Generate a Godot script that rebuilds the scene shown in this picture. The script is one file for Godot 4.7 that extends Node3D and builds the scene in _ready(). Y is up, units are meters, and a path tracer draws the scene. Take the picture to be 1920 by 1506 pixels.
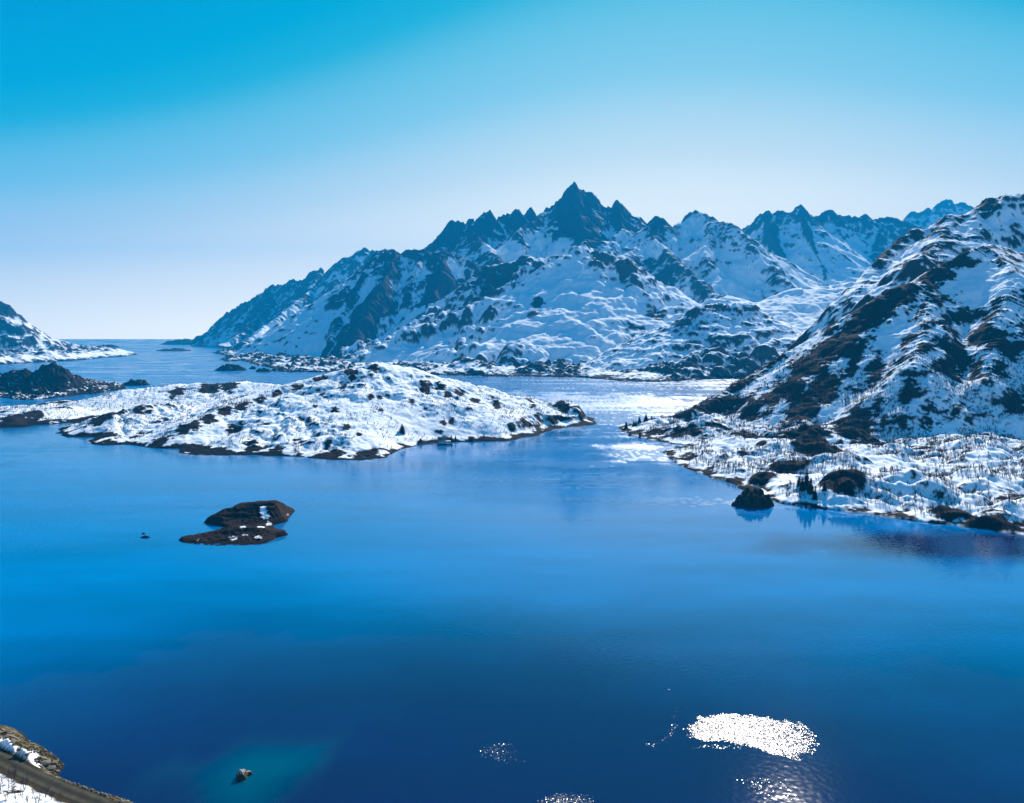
extends Node3D
# A snowy fjord seen from a height of 120 m. y is up, metres, the camera looks towards -z.

const ORDER := ["first", "second", "third", "fourth", "fifth", "sixth", "seventh", "eighth", "ninth", "tenth", "eleventh", "twelfth", "thirteenth", "fourteenth", "fifteenth", "sixteenth", "seventeenth", "eighteenth", "nineteenth", "twentieth", "twenty first", "twenty second", "twenty third", "twenty fourth", "twenty fifth", "twenty sixth"]
const FOCAL := 1500.0
const EYE_HEIGHT := 120.0
const PITCH := 0.0878
const SUN_AZIMUTH := 20.0
const SUN_HEIGHT := 32.5

var noise_a := FastNoiseLite.new()
var noise_b := FastNoiseLite.new()
var noise_c := FastNoiseLite.new()
var noise_d := FastNoiseLite.new()
var noise_e := FastNoiseLite.new()
var fields := {}
var M := {}
var used := {}


func _ready() -> void:
	set_camera_sky_sun()
	set_noises()
	set_materials()
	var t0 := Time.get_ticks_msec()
	make_water()
	make_terrain()
	make_shore()
	make_skerries()
	make_boulder_islet()
	make_cabin()
	make_spruces()
	make_birches()
	make_glitter()
	make_gull()
	print("terrain ", Time.get_ticks_msec() - t0)


func set_camera_sky_sun() -> void:
	var cam := Camera3D.new()
	cam.name = "camera"
	cam.fov = rad_to_deg(2.0 * atan(753.0 / FOCAL))
	cam.position = Vector3(0, EYE_HEIGHT, 0)
	cam.rotation.x = -PITCH
	cam.near = 1.0
	cam.far = 60000.0
	add_child(cam)
	cam.current = true

	var env := Environment.new()
	env.background_mode = Environment.BG_SKY
	env.sky = Sky.new()
	var pano := PanoramaSkyMaterial.new()
	pano.panorama = ImageTexture.create_from_image(sky_picture())
	env.sky.sky_material = pano
	env.tonemap_mode = Environment.TONE_MAPPER_LINEAR
	env.tonemap_exposure = 2.1
	env.sdfgi_enabled = true
	env.ssao_enabled = true
	env.ssil_enabled = true
	env.fog_enabled = true
	env.fog_density = 0.000095
	env.fog_light_color = Color(0.07, 0.69, 1.0)
	var we := WorldEnvironment.new()
	we.name = "world_environment"
	we.environment = env
	add_child(we)

	var sun := DirectionalLight3D.new()
	sun.name = "sun"
	sun.light_energy = 1.6
	sun.light_color = Color(1.0, 0.965, 0.92)
	sun.light_angular_distance = 0.5
	sun.shadow_enabled = true
	sun.rotation_degrees = Vector3(-SUN_HEIGHT, 180.0 - SUN_AZIMUTH, 0)
	add_child(sun)


func sky_picture() -> Image:
	# clear air: pale at the horizon, deep blue above, paler round the sun
	var w := 512
	var h := 256
	var im := Image.create(w, h, false, Image.FORMAT_RGBAF)
	var az := deg_to_rad(SUN_AZIMUTH - 9.0)
	var at := [0.0, 6.0, 12.0, 17.0, 21.0, 24.0, 28.0, 40.0, 70.0, 400.0]
	var air := [Vector3(1.317, 1.134, 0.828), Vector3(0.956, 0.836, 0.623), Vector3(0.427, 0.491, 0.472), Vector3(0.162, 0.349, 0.417), Vector3(0.085, 0.295, 0.376), Vector3(0.011, 0.233, 0.332), Vector3(0.000, 0.201, 0.320), Vector3(0.000, 0.145, 0.307), Vector3(0.000, 0.075, 0.206), Vector3(0.000, 0.075, 0.206)]
	for j in h:
		var up := (0.5 - (j + 0.5) / h) * PI
		for i in w:
			var u := (i + 0.5) / w * TAU
			var da := absf(wrapf(u - az, -PI, PI))
			var e := maxf(rad_to_deg(up), 0.0) * (1.0 + 2.6 * (1.0 - exp(-da * da * 0.85)))
			var q := 0
			while at[q + 1] < e:
				q += 1
			var c: Vector3 = air[q].lerp(air[q + 1], (e - at[q]) / (at[q + 1] - at[q]))
			im.set_pixel(i, j, Color(c.x, c.y, c.z))
	return im


func set_noises() -> void:
	for n in [noise_a, noise_b, noise_c, noise_d, noise_e]:
		n.noise_type = FastNoiseLite.TYPE_SIMPLEX_SMOOTH
		n.frequency = 1.0
		n.fractal_type = FastNoiseLite.FRACTAL_FBM
	noise_a.seed = 11
	noise_a.fractal_octaves = 4
	noise_b.seed = 23
	noise_b.fractal_type = FastNoiseLite.FRACTAL_RIDGED
	noise_b.fractal_octaves = 5
	noise_c.seed = 37
	noise_c.fractal_octaves = 3
	noise_d.seed = 53
	noise_d.fractal_octaves = 3
	noise_e.seed = 71
	noise_e.fractal_type = FastNoiseLite.FRACTAL_NONE


func set_materials() -> void:
	var ground := StandardMaterial3D.new()
	ground.vertex_color_use_as_albedo = true
	ground.roughness = 0.85
	ground.metallic_specular = 0.08
	M.ground = ground
	for t in [["road", Color(1, 1, 1), 0.9], ["pale_stone", Color(0.15, 0.135, 0.11), 0.9], ["tan_stone", Color(0.12, 0.095, 0.065), 0.9], ["stone", Color(0.16, 0.155, 0.15), 0.9], ["cabin_wall", Color(0.1, 0.15, 0.24), 0.7], ["dark_wood", Color(0.02, 0.022, 0.028), 0.7], ["trim", Color(0.4, 0.42, 0.45), 0.6], ["glass", Color(0.03, 0.05, 0.07), 0.1], ["snow", Color(0.85, 0.86, 0.88), 0.8], ["bark", Color(0.07, 0.06, 0.06), 0.9], ["twig", Color(0.05, 0.04, 0.05), 0.9], ["needles", Color(0.014, 0.02, 0.016), 0.8], ["feather", Color(0.8, 0.8, 0.82), 0.7]]:
		var m := StandardMaterial3D.new()
		var c: Color = t[1]
		m.albedo_color = c.linear_to_srgb()
		m.roughness = t[2]
		m.metallic_specular = 0.15
		if t[0] == "road":
			m.vertex_color_use_as_albedo = true
		m.resource_name = t[0]
		M[t[0]] = m
	var gl := StandardMaterial3D.new()
	gl.albedo_color = Color(0.0, 0.03, 0.09).linear_to_srgb()
	gl.roughness = 0.26
	gl.metallic_specular = 0.5
	M.glitter = gl

	var nt := NoiseTexture2D.new()
	nt.width = 2048
	nt.height = 2048
	nt.seamless = true
	nt.as_normal_map = true
	nt.bump_strength = 2.0
	var fn := FastNoiseLite.new()
	fn.seed = 5
	fn.noise_type = FastNoiseLite.TYPE_SIMPLEX_SMOOTH
	fn.frequency = 0.3
	fn.fractal_octaves = 3
	nt.noise = fn
	# from mirror calm to ruffled by the wind
	var rough := [0.03, 0.05, 0.08, 0.12, 0.18, 0.26, 0.36, 0.46]
	var wave := [0.026, 0.018, 0.028, 0.04, 0.055, 0.075, 0.1, 0.13]
	M.water = []
	for k in rough.size():
		var water := StandardMaterial3D.new()
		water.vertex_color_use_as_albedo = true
		water.roughness = rough[k]
		water.metallic_specular = 0.5
		water.normal_enabled = true
		water.normal_texture = nt
		water.normal_scale = wave[k]
		M.water.append(water)


# ---------------------------------------------------------------- places

func ray(px: float, py: float) -> Vector3:
	var v := Vector3((px - 960.0) / FOCAL, (753.0 - py) / FOCAL, -1.0)
	return v.rotated(Vector3.RIGHT, -PITCH)

# the point at that depth (metres in front of the eye) in the direction of a place in the photograph
func spot(px: float, py: float, away: float) -> Vector3:
	var v := ray(px, py)
	return Vector3(0, EYE_HEIGHT, 0) + v * (away / -v.z)

# the point at height y in that direction
func sea(px: float, py: float, y := 0.0) -> Vector3:
	var v := ray(px, py)
	return Vector3(0, EYE_HEIGHT, 0) + v * ((y - EYE_HEIGHT) / v.y)


# ---------------------------------------------------------------- objects

func numbered(called: String) -> String:
	if not used.has(called):
		used[called] = 0
		return called
	used[called] += 1
	return "%s_%03d" % [called, used[called]]


func tag(o: Node, label := "", category := "", group := "", kind := "") -> Node:
	for pair in [["label", label], ["category", category], ["group", group], ["kind", kind]]:
		if pair[1] != "":
			o.set_meta(pair[0], pair[1])
	return o


func put(called: String, mesh: Mesh, material: Material, parent: Node = self) -> MeshInstance3D:
	var o := MeshInstance3D.new()
	o.mesh = mesh
	if material:
		o.material_override = material
	o.name = numbered(called) if parent == self else called
	parent.add_child(o, true)
	return o


# ---------------------------------------------------------------- water

func lines(from: float, to: float, fine_from: float, fine_to: float, step: float, grow: float) -> PackedFloat32Array:
	var a: Array[float] = []
	var v := fine_from
	while v <= fine_to:
		a.append(v)
		v += step
	var s := step
	v = fine_to
	while v < to:
		s *= grow
		v += s
		a.append(minf(v, to))
	s = step
	v = fine_from
	while v > from:
		s *= grow
		v -= s
		a.append(maxf(v, from))
	a.sort()
	return PackedFloat32Array(a)


# how much wind is on the water there, 0 to 7
func ruffle(x: float, z: float) -> float:
	var away := Vector2(x, z).length()
	var r := 3.0 * smoothstep(380.0, 600.0, away) + 1.6 * smoothstep(900.0, 2000.0, away)
	r += 2.2 * maxf(noise_a.get_noise_2d(x / 420.0 + 3.0, z / 90.0), -0.1) * smoothstep(330.0, 600.0, away)
	r += 1.2 * maxf(noise_c.get_noise_2d(x / 150.0, z / 40.0 + 7.0), 0.0) * smoothstep(450.0, 900.0, away)
	for b in windy:
		var p: Vector3 = b[0]
		var f := Vector2((x - p.x) / b[1], (z - p.z) / b[2]).length() + 0.5 * noise_a.get_noise_2d(x / 60.0, z / 60.0)
		r += b[3] * (1.0 - smoothstep(0.6, 1.0, f))
	return r


var windy := []


func make_water() -> void:
	windy = [[sea(1130, 765), 230.0, 380.0, 1.9], [sea(1000, 752), 120.0, 300.0, 1.2], [sea(1190, 848), 45.0, 80.0, 2.4], [sea(1100, 870), 60.0, 25.0, 1.2], [sea(1130, 820), 70.0, 18.0, 1.5], [sea(1650, 995), 130.0, 70.0, -3.0], [sea(1300, 900), 60.0, 60.0, -1.5]]
	var xs := lines(-9000, 9000, -420, 480, 3.5, 1.06)
	var zs := lines(-12000, 1500, -640, -60, 5, 1.02)
	var v := PackedVector3Array()
	var c := PackedColorArray()
	var uv := PackedVector2Array()
	var n := PackedVector3Array()
	var shoal := sea(445, 1462)
	var hill_reflection := sea(1850, 1022)  # centre of a dark patch painted for the mirrored hill
	var deep := Color(0.006, 0.0105, 0.06)  # near water: painted darker where it would mirror less sky
	var open := Color(0.0, 0.135, 0.36)  # farther water: mirrored sky blue put into the body colour
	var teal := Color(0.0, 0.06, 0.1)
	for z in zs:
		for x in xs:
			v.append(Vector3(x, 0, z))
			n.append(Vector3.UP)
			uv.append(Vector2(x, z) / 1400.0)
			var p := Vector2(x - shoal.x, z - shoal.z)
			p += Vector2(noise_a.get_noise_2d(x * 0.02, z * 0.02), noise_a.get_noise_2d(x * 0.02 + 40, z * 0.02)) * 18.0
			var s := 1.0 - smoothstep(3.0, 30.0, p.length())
			var far := smoothstep(230.0, 430.0, Vector2(x, z).length() + 40.0 * noise_a.get_noise_2d(x * 0.004, z * 0.004))  # painted sky reflection strengthens with distance from the eye
			var from_reflection := Vector2((x - hill_reflection.x) / 150.0, (z - hill_reflection.z) / 40.0).length()
			far *= smoothstep(0.35, 1.15, from_reflection + 0.25 * noise_a.get_noise_2d(x / 50.0, z / 30.0))  # darkens the colour by the right shore, imitating the hill reflected there
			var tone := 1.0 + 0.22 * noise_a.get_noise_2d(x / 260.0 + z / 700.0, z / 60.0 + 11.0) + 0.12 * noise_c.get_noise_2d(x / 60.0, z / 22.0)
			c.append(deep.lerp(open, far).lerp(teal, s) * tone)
	var w := xs.size()
	var rng := RandomNumberGenerator.new()
	rng.seed = 3
	var parts := []
	for k in M.water.size():
		parts.append(PackedInt32Array())
	for j in zs.size() - 1:
		for i in w - 1:
			var a := j * w + i
			var mx := (xs[i] + xs[i + 1]) * 0.5
			var mz := (zs[j] + zs[j + 1]) * 0.5
			var r := ruffle(mx, mz)
			var k := clampi(int(r + rng.randf() * 0.999), 0, 7) if r > 0.7 else 0
			parts[k].append_array([a, a + 1, a + w, a + 1, a + w + 1, a + w])
	var m := ArrayMesh.new()
	for k in parts.size():
		if parts[k].is_empty():
			continue
		var arr := []
		arr.resize(Mesh.ARRAY_MAX)
		arr[Mesh.ARRAY_VERTEX] = v
		arr[Mesh.ARRAY_NORMAL] = n
		arr[Mesh.ARRAY_COLOR] = c
		arr[Mesh.ARRAY_TEX_UV] = uv
		arr[Mesh.ARRAY_INDEX] = parts[k]
		m.add_surface_from_arrays(Mesh.PRIMITIVE_TRIANGLES, arr)
		m.surface_set_material(m.get_surface_count() - 1, M.water[k])
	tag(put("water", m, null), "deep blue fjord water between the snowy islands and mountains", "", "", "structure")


# ---------------------------------------------------------------- terrain
# A land is a height field: ridges drop away on both sides, a shoreline cuts them off, noise roughens them.
# ridge: [s1, width, s2, round, jag, rock, [px, py, away,  px, py, away, ...]]

func ridge_drop(d: float, s1: float, wide: float, s2: float, rnd: float) -> float:
	var e := sqrt(d * d + rnd * rnd) - rnd
	return s2 * e + (s1 - s2) * wide * (1.0 - exp(-e / wide))


func make_field(d: Dictionary) -> Dictionary:
	var cell: float = d.cell
	var segs := []
	var lo := Vector2(1e9, 1e9)
	var hi := Vector2(-1e9, -1e9)
	var run := 0.0
	for r in d.ridges:
		var q: Array = r[6]
		var pts := PackedVector3Array()
		for i in range(0, q.size(), 3):
			pts.append(spot(q[i], q[i + 1], q[i + 2]))
		run += 5000.0
		for i in pts.size() - 1:
			var a := pts[i]
			var b := pts[i + 1]
			var top: float = maxf(a.y, b.y) + r[4] + 4.0
			var reach := 10.0
			while ridge_drop(reach, r[0], r[1], r[2], r[3]) < top and reach < 1600.0:
				reach += 10.0
			segs.append([a, b, reach, run, r])
			run += Vector2(b.x - a.x, b.z - a.z).length()
			for p in [a, b]:
				lo = lo.min(Vector2(p.x - reach, p.z - reach))
				hi = hi.max(Vector2(p.x + reach, p.z + reach))
	if d.has("shore"):
		for i in range(0, d.shore.size(), 2):
			var p := sea(d.shore[i], d.shore[i + 1])
			lo = lo.min(Vector2(p.x - 14.0, p.z - 14.0))
			hi = hi.max(Vector2(p.x + 14.0, p.z + 14.0))
	if d.has("box"):
		lo = lo.max(Vector2(d.box[0], d.box[1]))
		hi = hi.min(Vector2(d.box[2], d.box[3]))
	var nx := int((hi.x - lo.x) / cell) + 1
	var nz := int((hi.y - lo.y) / cell) + 1
	var h := PackedFloat32Array()
	h.resize(nx * nz)
	h.fill(-30.0)
	var along := PackedFloat32Array()
	along.resize(nx * nz)
	var off := PackedFloat32Array()
	off.resize(nx * nz)
	off.fill(1000.0)
	var rocky := PackedFloat32Array()
	rocky.resize(nx * nz)
	var heath := PackedFloat32Array()
	heath.resize(nx * nz)
	var wx := PackedFloat32Array()
	wx.resize(nx * nz)
	var wz := PackedFloat32Array()
	wz.resize(nx * nz)
	var wa: float = d.get("warp", 10.0)
	var wf: float = 1.0 / d.get("warp_size", 120.0)
	for j in nz:
		var z := lo.y + j * cell
		for i in nx:
			var x := lo.x + i * cell
			var k := j * nx + i
			wx[k] = x + wa * noise_c.get_noise_2d(x * wf, z * wf)
			wz[k] = z + wa * noise_c.get_noise_2d(x * wf + 77.0, z * wf + 31.0)
	var blend: float = d.get("blend", 0.0)
	for s in segs:
		var a: Vector3 = s[0]
		var b: Vector3 = s[1]
		var reach: float = s[2]
		var start: float = s[3]
		var r: Array = s[4]
		var s1: float = r[0]
		var wide: float = r[1]
		var s2: float = r[2]
		var rnd: float = r[3]
		var jag: float = r[4]
		var rock: float = r[5]
		var ex := b.x - a.x
		var ez := b.z - a.z
		var l2 := maxf(ex * ex + ez * ez, 0.01)
		var long := sqrt(l2)
		var i0 := maxi(int((minf(a.x, b.x) - reach - lo.x) / cell), 0)
		var i1 := mini(int((maxf(a.x, b.x) + reach - lo.x) / cell) + 1, nx - 1)
		var j0 := maxi(int((minf(a.z, b.z) - reach - lo.y) / cell), 0)
		var j1 := mini(int((maxf(a.z, b.z) + reach - lo.y) / cell) + 1, nz - 1)
		var jf := 1.0 / maxf(cell * 4.0, 5.0)
		for j in range(j0, j1 + 1):
			for i in range(i0, i1 + 1):
				var k := j * nx + i
				var x := wx[k] - a.x
				var z := wz[k] - a.z
				var t := clampf((x * ex + z * ez) / l2, 0.0, 1.0)
				var qx := x - ex * t
				var qz := z - ez * t
				var dist := sqrt(qx * qx + qz * qz)
				if dist > reach:
					continue
				var e := sqrt(dist * dist + rnd * rnd) - rnd
				var y := a.y + (b.y - a.y) * t - s2 * e - (s1 - s2) * wide * (1.0 - exp(-e / wide))
				var g := h[k]
				if y < g - blend:
					continue
				if jag > 0.0:
					y += jag * noise_d.get_noise_1d((start + t * long) * jf) * (0.4 + 0.6 * exp(-dist / 60.0))
				if blend > 0.0:
					var m := clampf(0.5 + 0.5 * (y - g) / blend, 0.0, 1.0)
					h[k] = lerpf(g, y, m) + blend * m * (1.0 - m)
				else:
					h[k] = maxf(g, y)
				if y > g:
					along[k] = start + t * long
					off[k] = dist
					rocky[k] = rock
	# the shoreline: height limited by the distance to it
	var inside := PackedFloat32Array()
	if d.has("shore"):
		inside = shore_distance(d.shore, lo, nx, nz, cell)
	var rise: float = d.get("rise", 0.7)
	var inland: float = d.get("inland", 0.0)
	var inland_x: float = d.get("inland_x", -9999.0)
	var inland_else: float = d.get("inland_else", 1.0)
	var inland_from: float = d.get("inland_from", 15.0)
	var flat: float = d.get("floor", 0.0)
	var shore_noise: float = d.get("shore_noise", 6.0)
	var gully: float = d.get("gully", 0.0)
	var gf: float = 1.0 / d.get("gully_size", 60.0)
	var ra: float = d.get("ridged", 0.0)
	var rf: float = 1.0 / d.get("ridged_size", 200.0)
	var ka: float = d.get("knoll", 0.0)
	var kf: float = 1.0 / d.get("knoll_size", 60.0)
	var fa: float = d.get("fine", 0.0)
	var ff: float = 1.0 / d.get("fine_size", 14.0)
	var gully_reach: float = d.get("gully_reach", 260.0)
	var ledge: float = d.get("ledge", 0.0)
	var lf: float = 1.0 / d.get("ledge_size", 10.0)
	var bumps: Array = d.get("bumps", [])
	var bump_at := []
	for b in bumps:
		bump_at.append([sea(b[0], b[1], b[2]), b[3], b[4], b[5]])
	# snow or heath where the photograph shows it: [px, py, y, radius, score]
	var spot_at := []
	for b in d.get("spots", []):
		spot_at.append([sea(b[0], b[1], b[2]), b[3], b[4]])
	var pad_at := []
	for b in d.get("pads", []):
		pad_at.append([sea(b[0], b[1], b[2]), b[3]])
	for j in nz:
		var z := lo.y + j * cell
		for i in nx:
			var x := lo.x + i * cell
			var k := j * nx + i
			var y := h[k]
			var s := 1000.0
			if inside.size():
				s = inside[k] + shore_noise * noise_a.get_noise_2d(x / 40.0 + 9.0, z / 40.0)
				if s < -12.0:
					h[k] = -9.0
					continue
				var low := flat * (0.75 + 0.8 * noise_a.get_noise_2d(x / 90.0, z / 90.0)) * smoothstep(-10.0, 70.0, s)
				var mm := clampf(0.5 + 0.5 * (y - low) / 5.0, 0.0, 1.0)
				y = lerpf(low, y, mm) + 5.0 * mm * (1.0 - mm)
			elif y < -12.0:
				continue
			var q := off[k]
			if gully > 0.0:
				y += gully * (noise_b.get_noise_2d(along[k] * gf, q * gf * 0.13) - 0.2) * clampf(q / 50.0, 0.0, 1.0) * (0.15 + 0.85 * exp(-q / gully_reach))
			if ra > 0.0:
				y += ra * (noise_b.get_noise_2d(x * rf, z * rf) - 0.3) * clampf(q / 40.0, 0.25, 1.0)
			if ka > 0.0:
				var mod := 0.15 + 0.95 * smoothstep(-0.3, 0.4, noise_a.get_noise_2d(x * kf * 0.3, z * kf * 0.3 + 5.0))
				var wob := noise_c.get_noise_2d(x * kf * 0.8 + 3.0, z * kf * 0.8) * 0.35
				var g := 1.7 * absf(noise_e.get_noise_2d(x * kf + wob, z * kf - wob)) - 0.55
				g += 0.4 * (1.7 * absf(noise_e.get_noise_2d(x * kf * 2.3 - wob + 8.0, z * kf * 2.3 + wob)) - 0.5)
				g += 0.15 * (1.7 * absf(noise_e.get_noise_2d(x * kf * 5.1 + 19.0, z * kf * 5.1)) - 0.5)
				y += ka * mod * g * clampf(s / 30.0, 0.15, 1.0) * clampf(0.45 + q / 60.0, 0.0, 1.0)
			if fa > 0.0:
				y += fa * noise_b.get_noise_2d(x * ff, z * ff)
			if ledge > 0.0:
				y += ledge * noise_c.get_noise_3d(x * lf * 0.16, y * lf, z * lf * 0.16)
			for b in bump_at:
				var p: Vector3 = b[0]
				var f: float = Vector2(x - p.x, z - p.z).length() / b[1]
				if f < 1.3:
					f += 0.15 * noise_a.get_noise_2d(x * 0.07, z * 0.07)
					if f < 1.0:
						y += b[2] * (1.0 - f * f) * (1.0 - f * f * 0.4)
						heath[k] = maxf(heath[k], b[3] * (1.0 - f * f * f))
			for b in spot_at:
				var p: Vector3 = b[0]
				var f: float = Vector2(x - p.x, z - p.z).length() / b[1] + 0.35 * noise_a.get_noise_2d(x * 0.1, z * 0.1)
				heath[k] += b[2] * (1.0 - smoothstep(0.5, 1.0, f))
			for b in pad_at:
				var p: Vector3 = b[0]
				y = lerpf(y, p.y, 1.0 - smoothstep(b[1], b[1] * 1.8, Vector2(x - p.x, z - p.z).length()))
			if inside.size():
				y = minf(y, s * rise + maxf(s - inland_from, 0.0) * inland * lerpf(inland_else, 1.0, smoothstep(inland_x, inland_x + 60.0, x))) if s > 0.0 else s * 0.6
			h[k] = y
	return {"h": h, "nx": nx, "nz": nz, "lo": lo, "cell": cell, "rocky": rocky, "off": off, "inside": inside, "heath": heath}


func shore_distance(px: Array, lo: Vector2, nx: int, nz: int, cell: float) -> PackedFloat32Array:
	var poly := PackedVector2Array()
	for i in range(0, px.size(), 2):
		var p := sea(px[i], px[i + 1])
		poly.append(Vector2(p.x, p.z))
	var f := 4
	var mx := nx / f + 2
	var mz := nz / f + 2
	var coarse := PackedFloat32Array()
	coarse.resize(mx * mz)
	var n := poly.size()
	for j in mz:
		for i in mx:
			var p := lo + Vector2(i, j) * cell * f
			var best := 1e12
			var odd := false
			var b := poly[n - 1]
			for q in n:
				var a := poly[q]
				var e := b - a
				var w := p - a
				var t := clampf(w.dot(e) / maxf(e.length_squared(), 0.001), 0.0, 1.0)
				best = minf(best, (w - e * t).length_squared())
				if (a.y > p.y) != (b.y > p.y) and p.x < (b.x - a.x) * (p.y - a.y) / (b.y - a.y) + a.x:
					odd = not odd
				b = a
			coarse[j * mx + i] = sqrt(best) * (1.0 if odd else -1.0)
	var out := PackedFloat32Array()
	out.resize(nx * nz)
	for j in nz:
		var v := float(j) / f
		var j0 := int(v)
		var fv := v - j0
		for i in nx:
			var u := float(i) / f
			var i0 := int(u)
			var fu := u - i0
			var k := j0 * mx + i0
			out[j * nx + i] = lerpf(lerpf(coarse[k], coarse[k + 1], fu), lerpf(coarse[k + mx], coarse[k + mx + 1], fu), fv)
	return out


func height_at(f: Dictionary, x: float, z: float) -> float:
	var u: float = (x - f.lo.x) / f.cell
	var v: float = (z - f.lo.y) / f.cell
	var i := int(u)
	var j := int(v)
	if i < 0 or j < 0 or i >= f.nx - 1 or j >= f.nz - 1:
		return -99.0
	var k: int = j * f.nx + i
	return lerpf(lerpf(f.h[k], f.h[k + 1], u - i), lerpf(f.h[k + f.nx], f.h[k + f.nx + 1], u - i), v - j)


# bare rock (or snow, below zero) round the place where a line of sight meets the land: [px, py, half width in pixels, depth over width, score]
func mark(f: Dictionary, q: Array) -> void:
	var p := cast(f, q[0], q[1])
	var rx: float = q[2] * p.distance_to(Vector3(0, EYE_HEIGHT, 0)) / FOCAL
	var ry: float = rx * q[3]
	var away := Vector2(p.x, p.z).normalized()
	var side := away.orthogonal()
	var n := int(maxf(rx, ry) * 1.5 / f.cell) + 1
	var ci := int((p.x - f.lo.x) / f.cell)
	var cj := int((p.z - f.lo.y) / f.cell)
	for j in range(maxi(cj - n, 0), mini(cj + n, f.nz - 1) + 1):
		for i in range(maxi(ci - n, 0), mini(ci + n, f.nx - 1) + 1):
			var v := Vector2(f.lo.x + i * f.cell - p.x, f.lo.y + j * f.cell - p.z)
			var e := Vector2(v.dot(side) / rx, v.dot(away) / ry).length() + 0.55 * noise_a.get_noise_2d(v.x / rx * 0.9 + q[0], v.y / rx * 0.9 + q[1])
			f.heath[j * f.nx + i] += q[4] * (1.0 - smoothstep(0.55, 1.05, e))


func field_mesh(f: Dictionary, d: Dictionary) -> ArrayMesh:
	var nx: int = f.nx
	var nz: int = f.nz
	var h: PackedFloat32Array = f.h
	var rocky: PackedFloat32Array = f.rocky
	var off: PackedFloat32Array = f.off
	var heath: PackedFloat32Array = f.heath
	var cell: float = f.cell
	var lo: Vector2 = f.lo
	var at := PackedInt32Array()
	at.resize(nx * nz)
	at.fill(-1)
	var v := PackedVector3Array()
	var n := PackedVector3Array()
	var c := PackedColorArray()
	var idx := PackedInt32Array()
	var thr: float = d.get("steep", 0.75)
	var na: float = d.get("patchy", 0.15)
	var nf: float = 1.0 / d.get("patch_size", 40.0)
	var stretch: float = d.get("patch_stretch", 1.0)
	var curve: float = d.get("curve", 0.0)
	var rock_reach: float = d.get("rock_reach", 80.0)
	var tide: float = d.get("tide", 3.0)
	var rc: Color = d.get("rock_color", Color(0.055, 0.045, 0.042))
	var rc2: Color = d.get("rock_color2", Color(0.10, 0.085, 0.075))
	var snow := Color(0.82, 0.86, 0.905)
	var lee: float = d.get("lee", 0.0)
	var strike: Vector3 = d.get("strike", Vector3.ZERO)
	var soft: float = d.get("soft", 0.05)
	var ice: float = d.get("ice", 0.0)
	var speckle: float = d.get("speckle", 0.0)
	var step := maxi(int(round(d.get("curve_size", 12.0) / cell)), 1)
	for j in nz:
		var z := lo.y + j * cell
		for i in nx:
			var k := j * nx + i
			var y := h[k]
			if y < -4.0:
				continue
			at[k] = v.size()
			var x := lo.x + i * cell
			var l := h[k - 1] if i > 0 else y
			var r := h[k + 1] if i < nx - 1 else y
			var u := h[k - nx] if j > 0 else y
			var b := h[k + nx] if j < nz - 1 else y
			var nn := Vector3(l - r, 2.0 * cell, u - b).normalized()
			v.append(Vector3(x, y, z))
			n.append(nn)
			var sq := -0.7 * (x * strike.x + y * strike.y + z * strike.z)
			var score := thr - nn.y + na * noise_a.get_noise_3d((x + strike.x * sq) * nf, (y + strike.y * sq) * nf * stretch, (z + strike.z * sq) * nf) + speckle * noise_c.get_noise_2d(x * nf * 4.5, z * nf * 4.5) + lee * (nn.z - 0.5 * nn.x) + rocky[k] * exp(-off[k] / rock_reach) + heath[k]
			if curve > 0.0 and i >= step and j >= step and i < nx - step and j < nz - step:
				score += curve * (y - 0.25 * (h[k - step] + h[k + step] + h[k - step * nx] + h[k + step * nx])) / (step * cell)
			score += smoothstep(tide * 1.5, tide * 0.5, y + tide * 1.6 * noise_a.get_noise_2d(x * 0.03, z * 0.03)) * 0.8
			var m := smoothstep(-soft, soft, score)
			var g := 0.5 + 0.5 * noise_c.get_noise_2d(x / (cell * 6.0), z / (cell * 6.0))
			var wet := 1.0 - 0.5 * smoothstep(tide * 1.4, tide * 0.7, y)
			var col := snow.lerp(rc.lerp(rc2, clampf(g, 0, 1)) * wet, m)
			if ice > 0.0:
				col = col.lerp(Color(0.62, 0.64, 0.66), smoothstep(ice, ice * 0.6, absf(y - ice * 0.7)) * smoothstep(-0.1, 0.1, noise_a.get_noise_2d(x / 25.0, z / 25.0)))
			c.append(col)
	for j in nz - 1:
		for i in nx - 1:
			var k := j * nx + i
			var a := at[k]
			var b := at[k + 1]
			var e := at[k + nx]
			var g := at[k + nx + 1]
			if a < 0 or b < 0 or e < 0 or g < 0:
				continue
			if (i + j) % 2:
				idx.append(a); idx.append(b); idx.append(e); idx.append(b); idx.append(g); idx.append(e)
			else:
				idx.append(a); idx.append(b); idx.append(g); idx.append(a); idx.append(g); idx.append(e)
	var arr := []
	arr.resize(Mesh.ARRAY_MAX)
	arr[Mesh.ARRAY_VERTEX] = v
	arr[Mesh.ARRAY_NORMAL] = n
	arr[Mesh.ARRAY_COLOR] = c
	arr[Mesh.ARRAY_INDEX] = idx
	var m := ArrayMesh.new()
	m.add_surface_from_arrays(Mesh.PRIMITIVE_TRIANGLES, arr)
	return m


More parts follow.
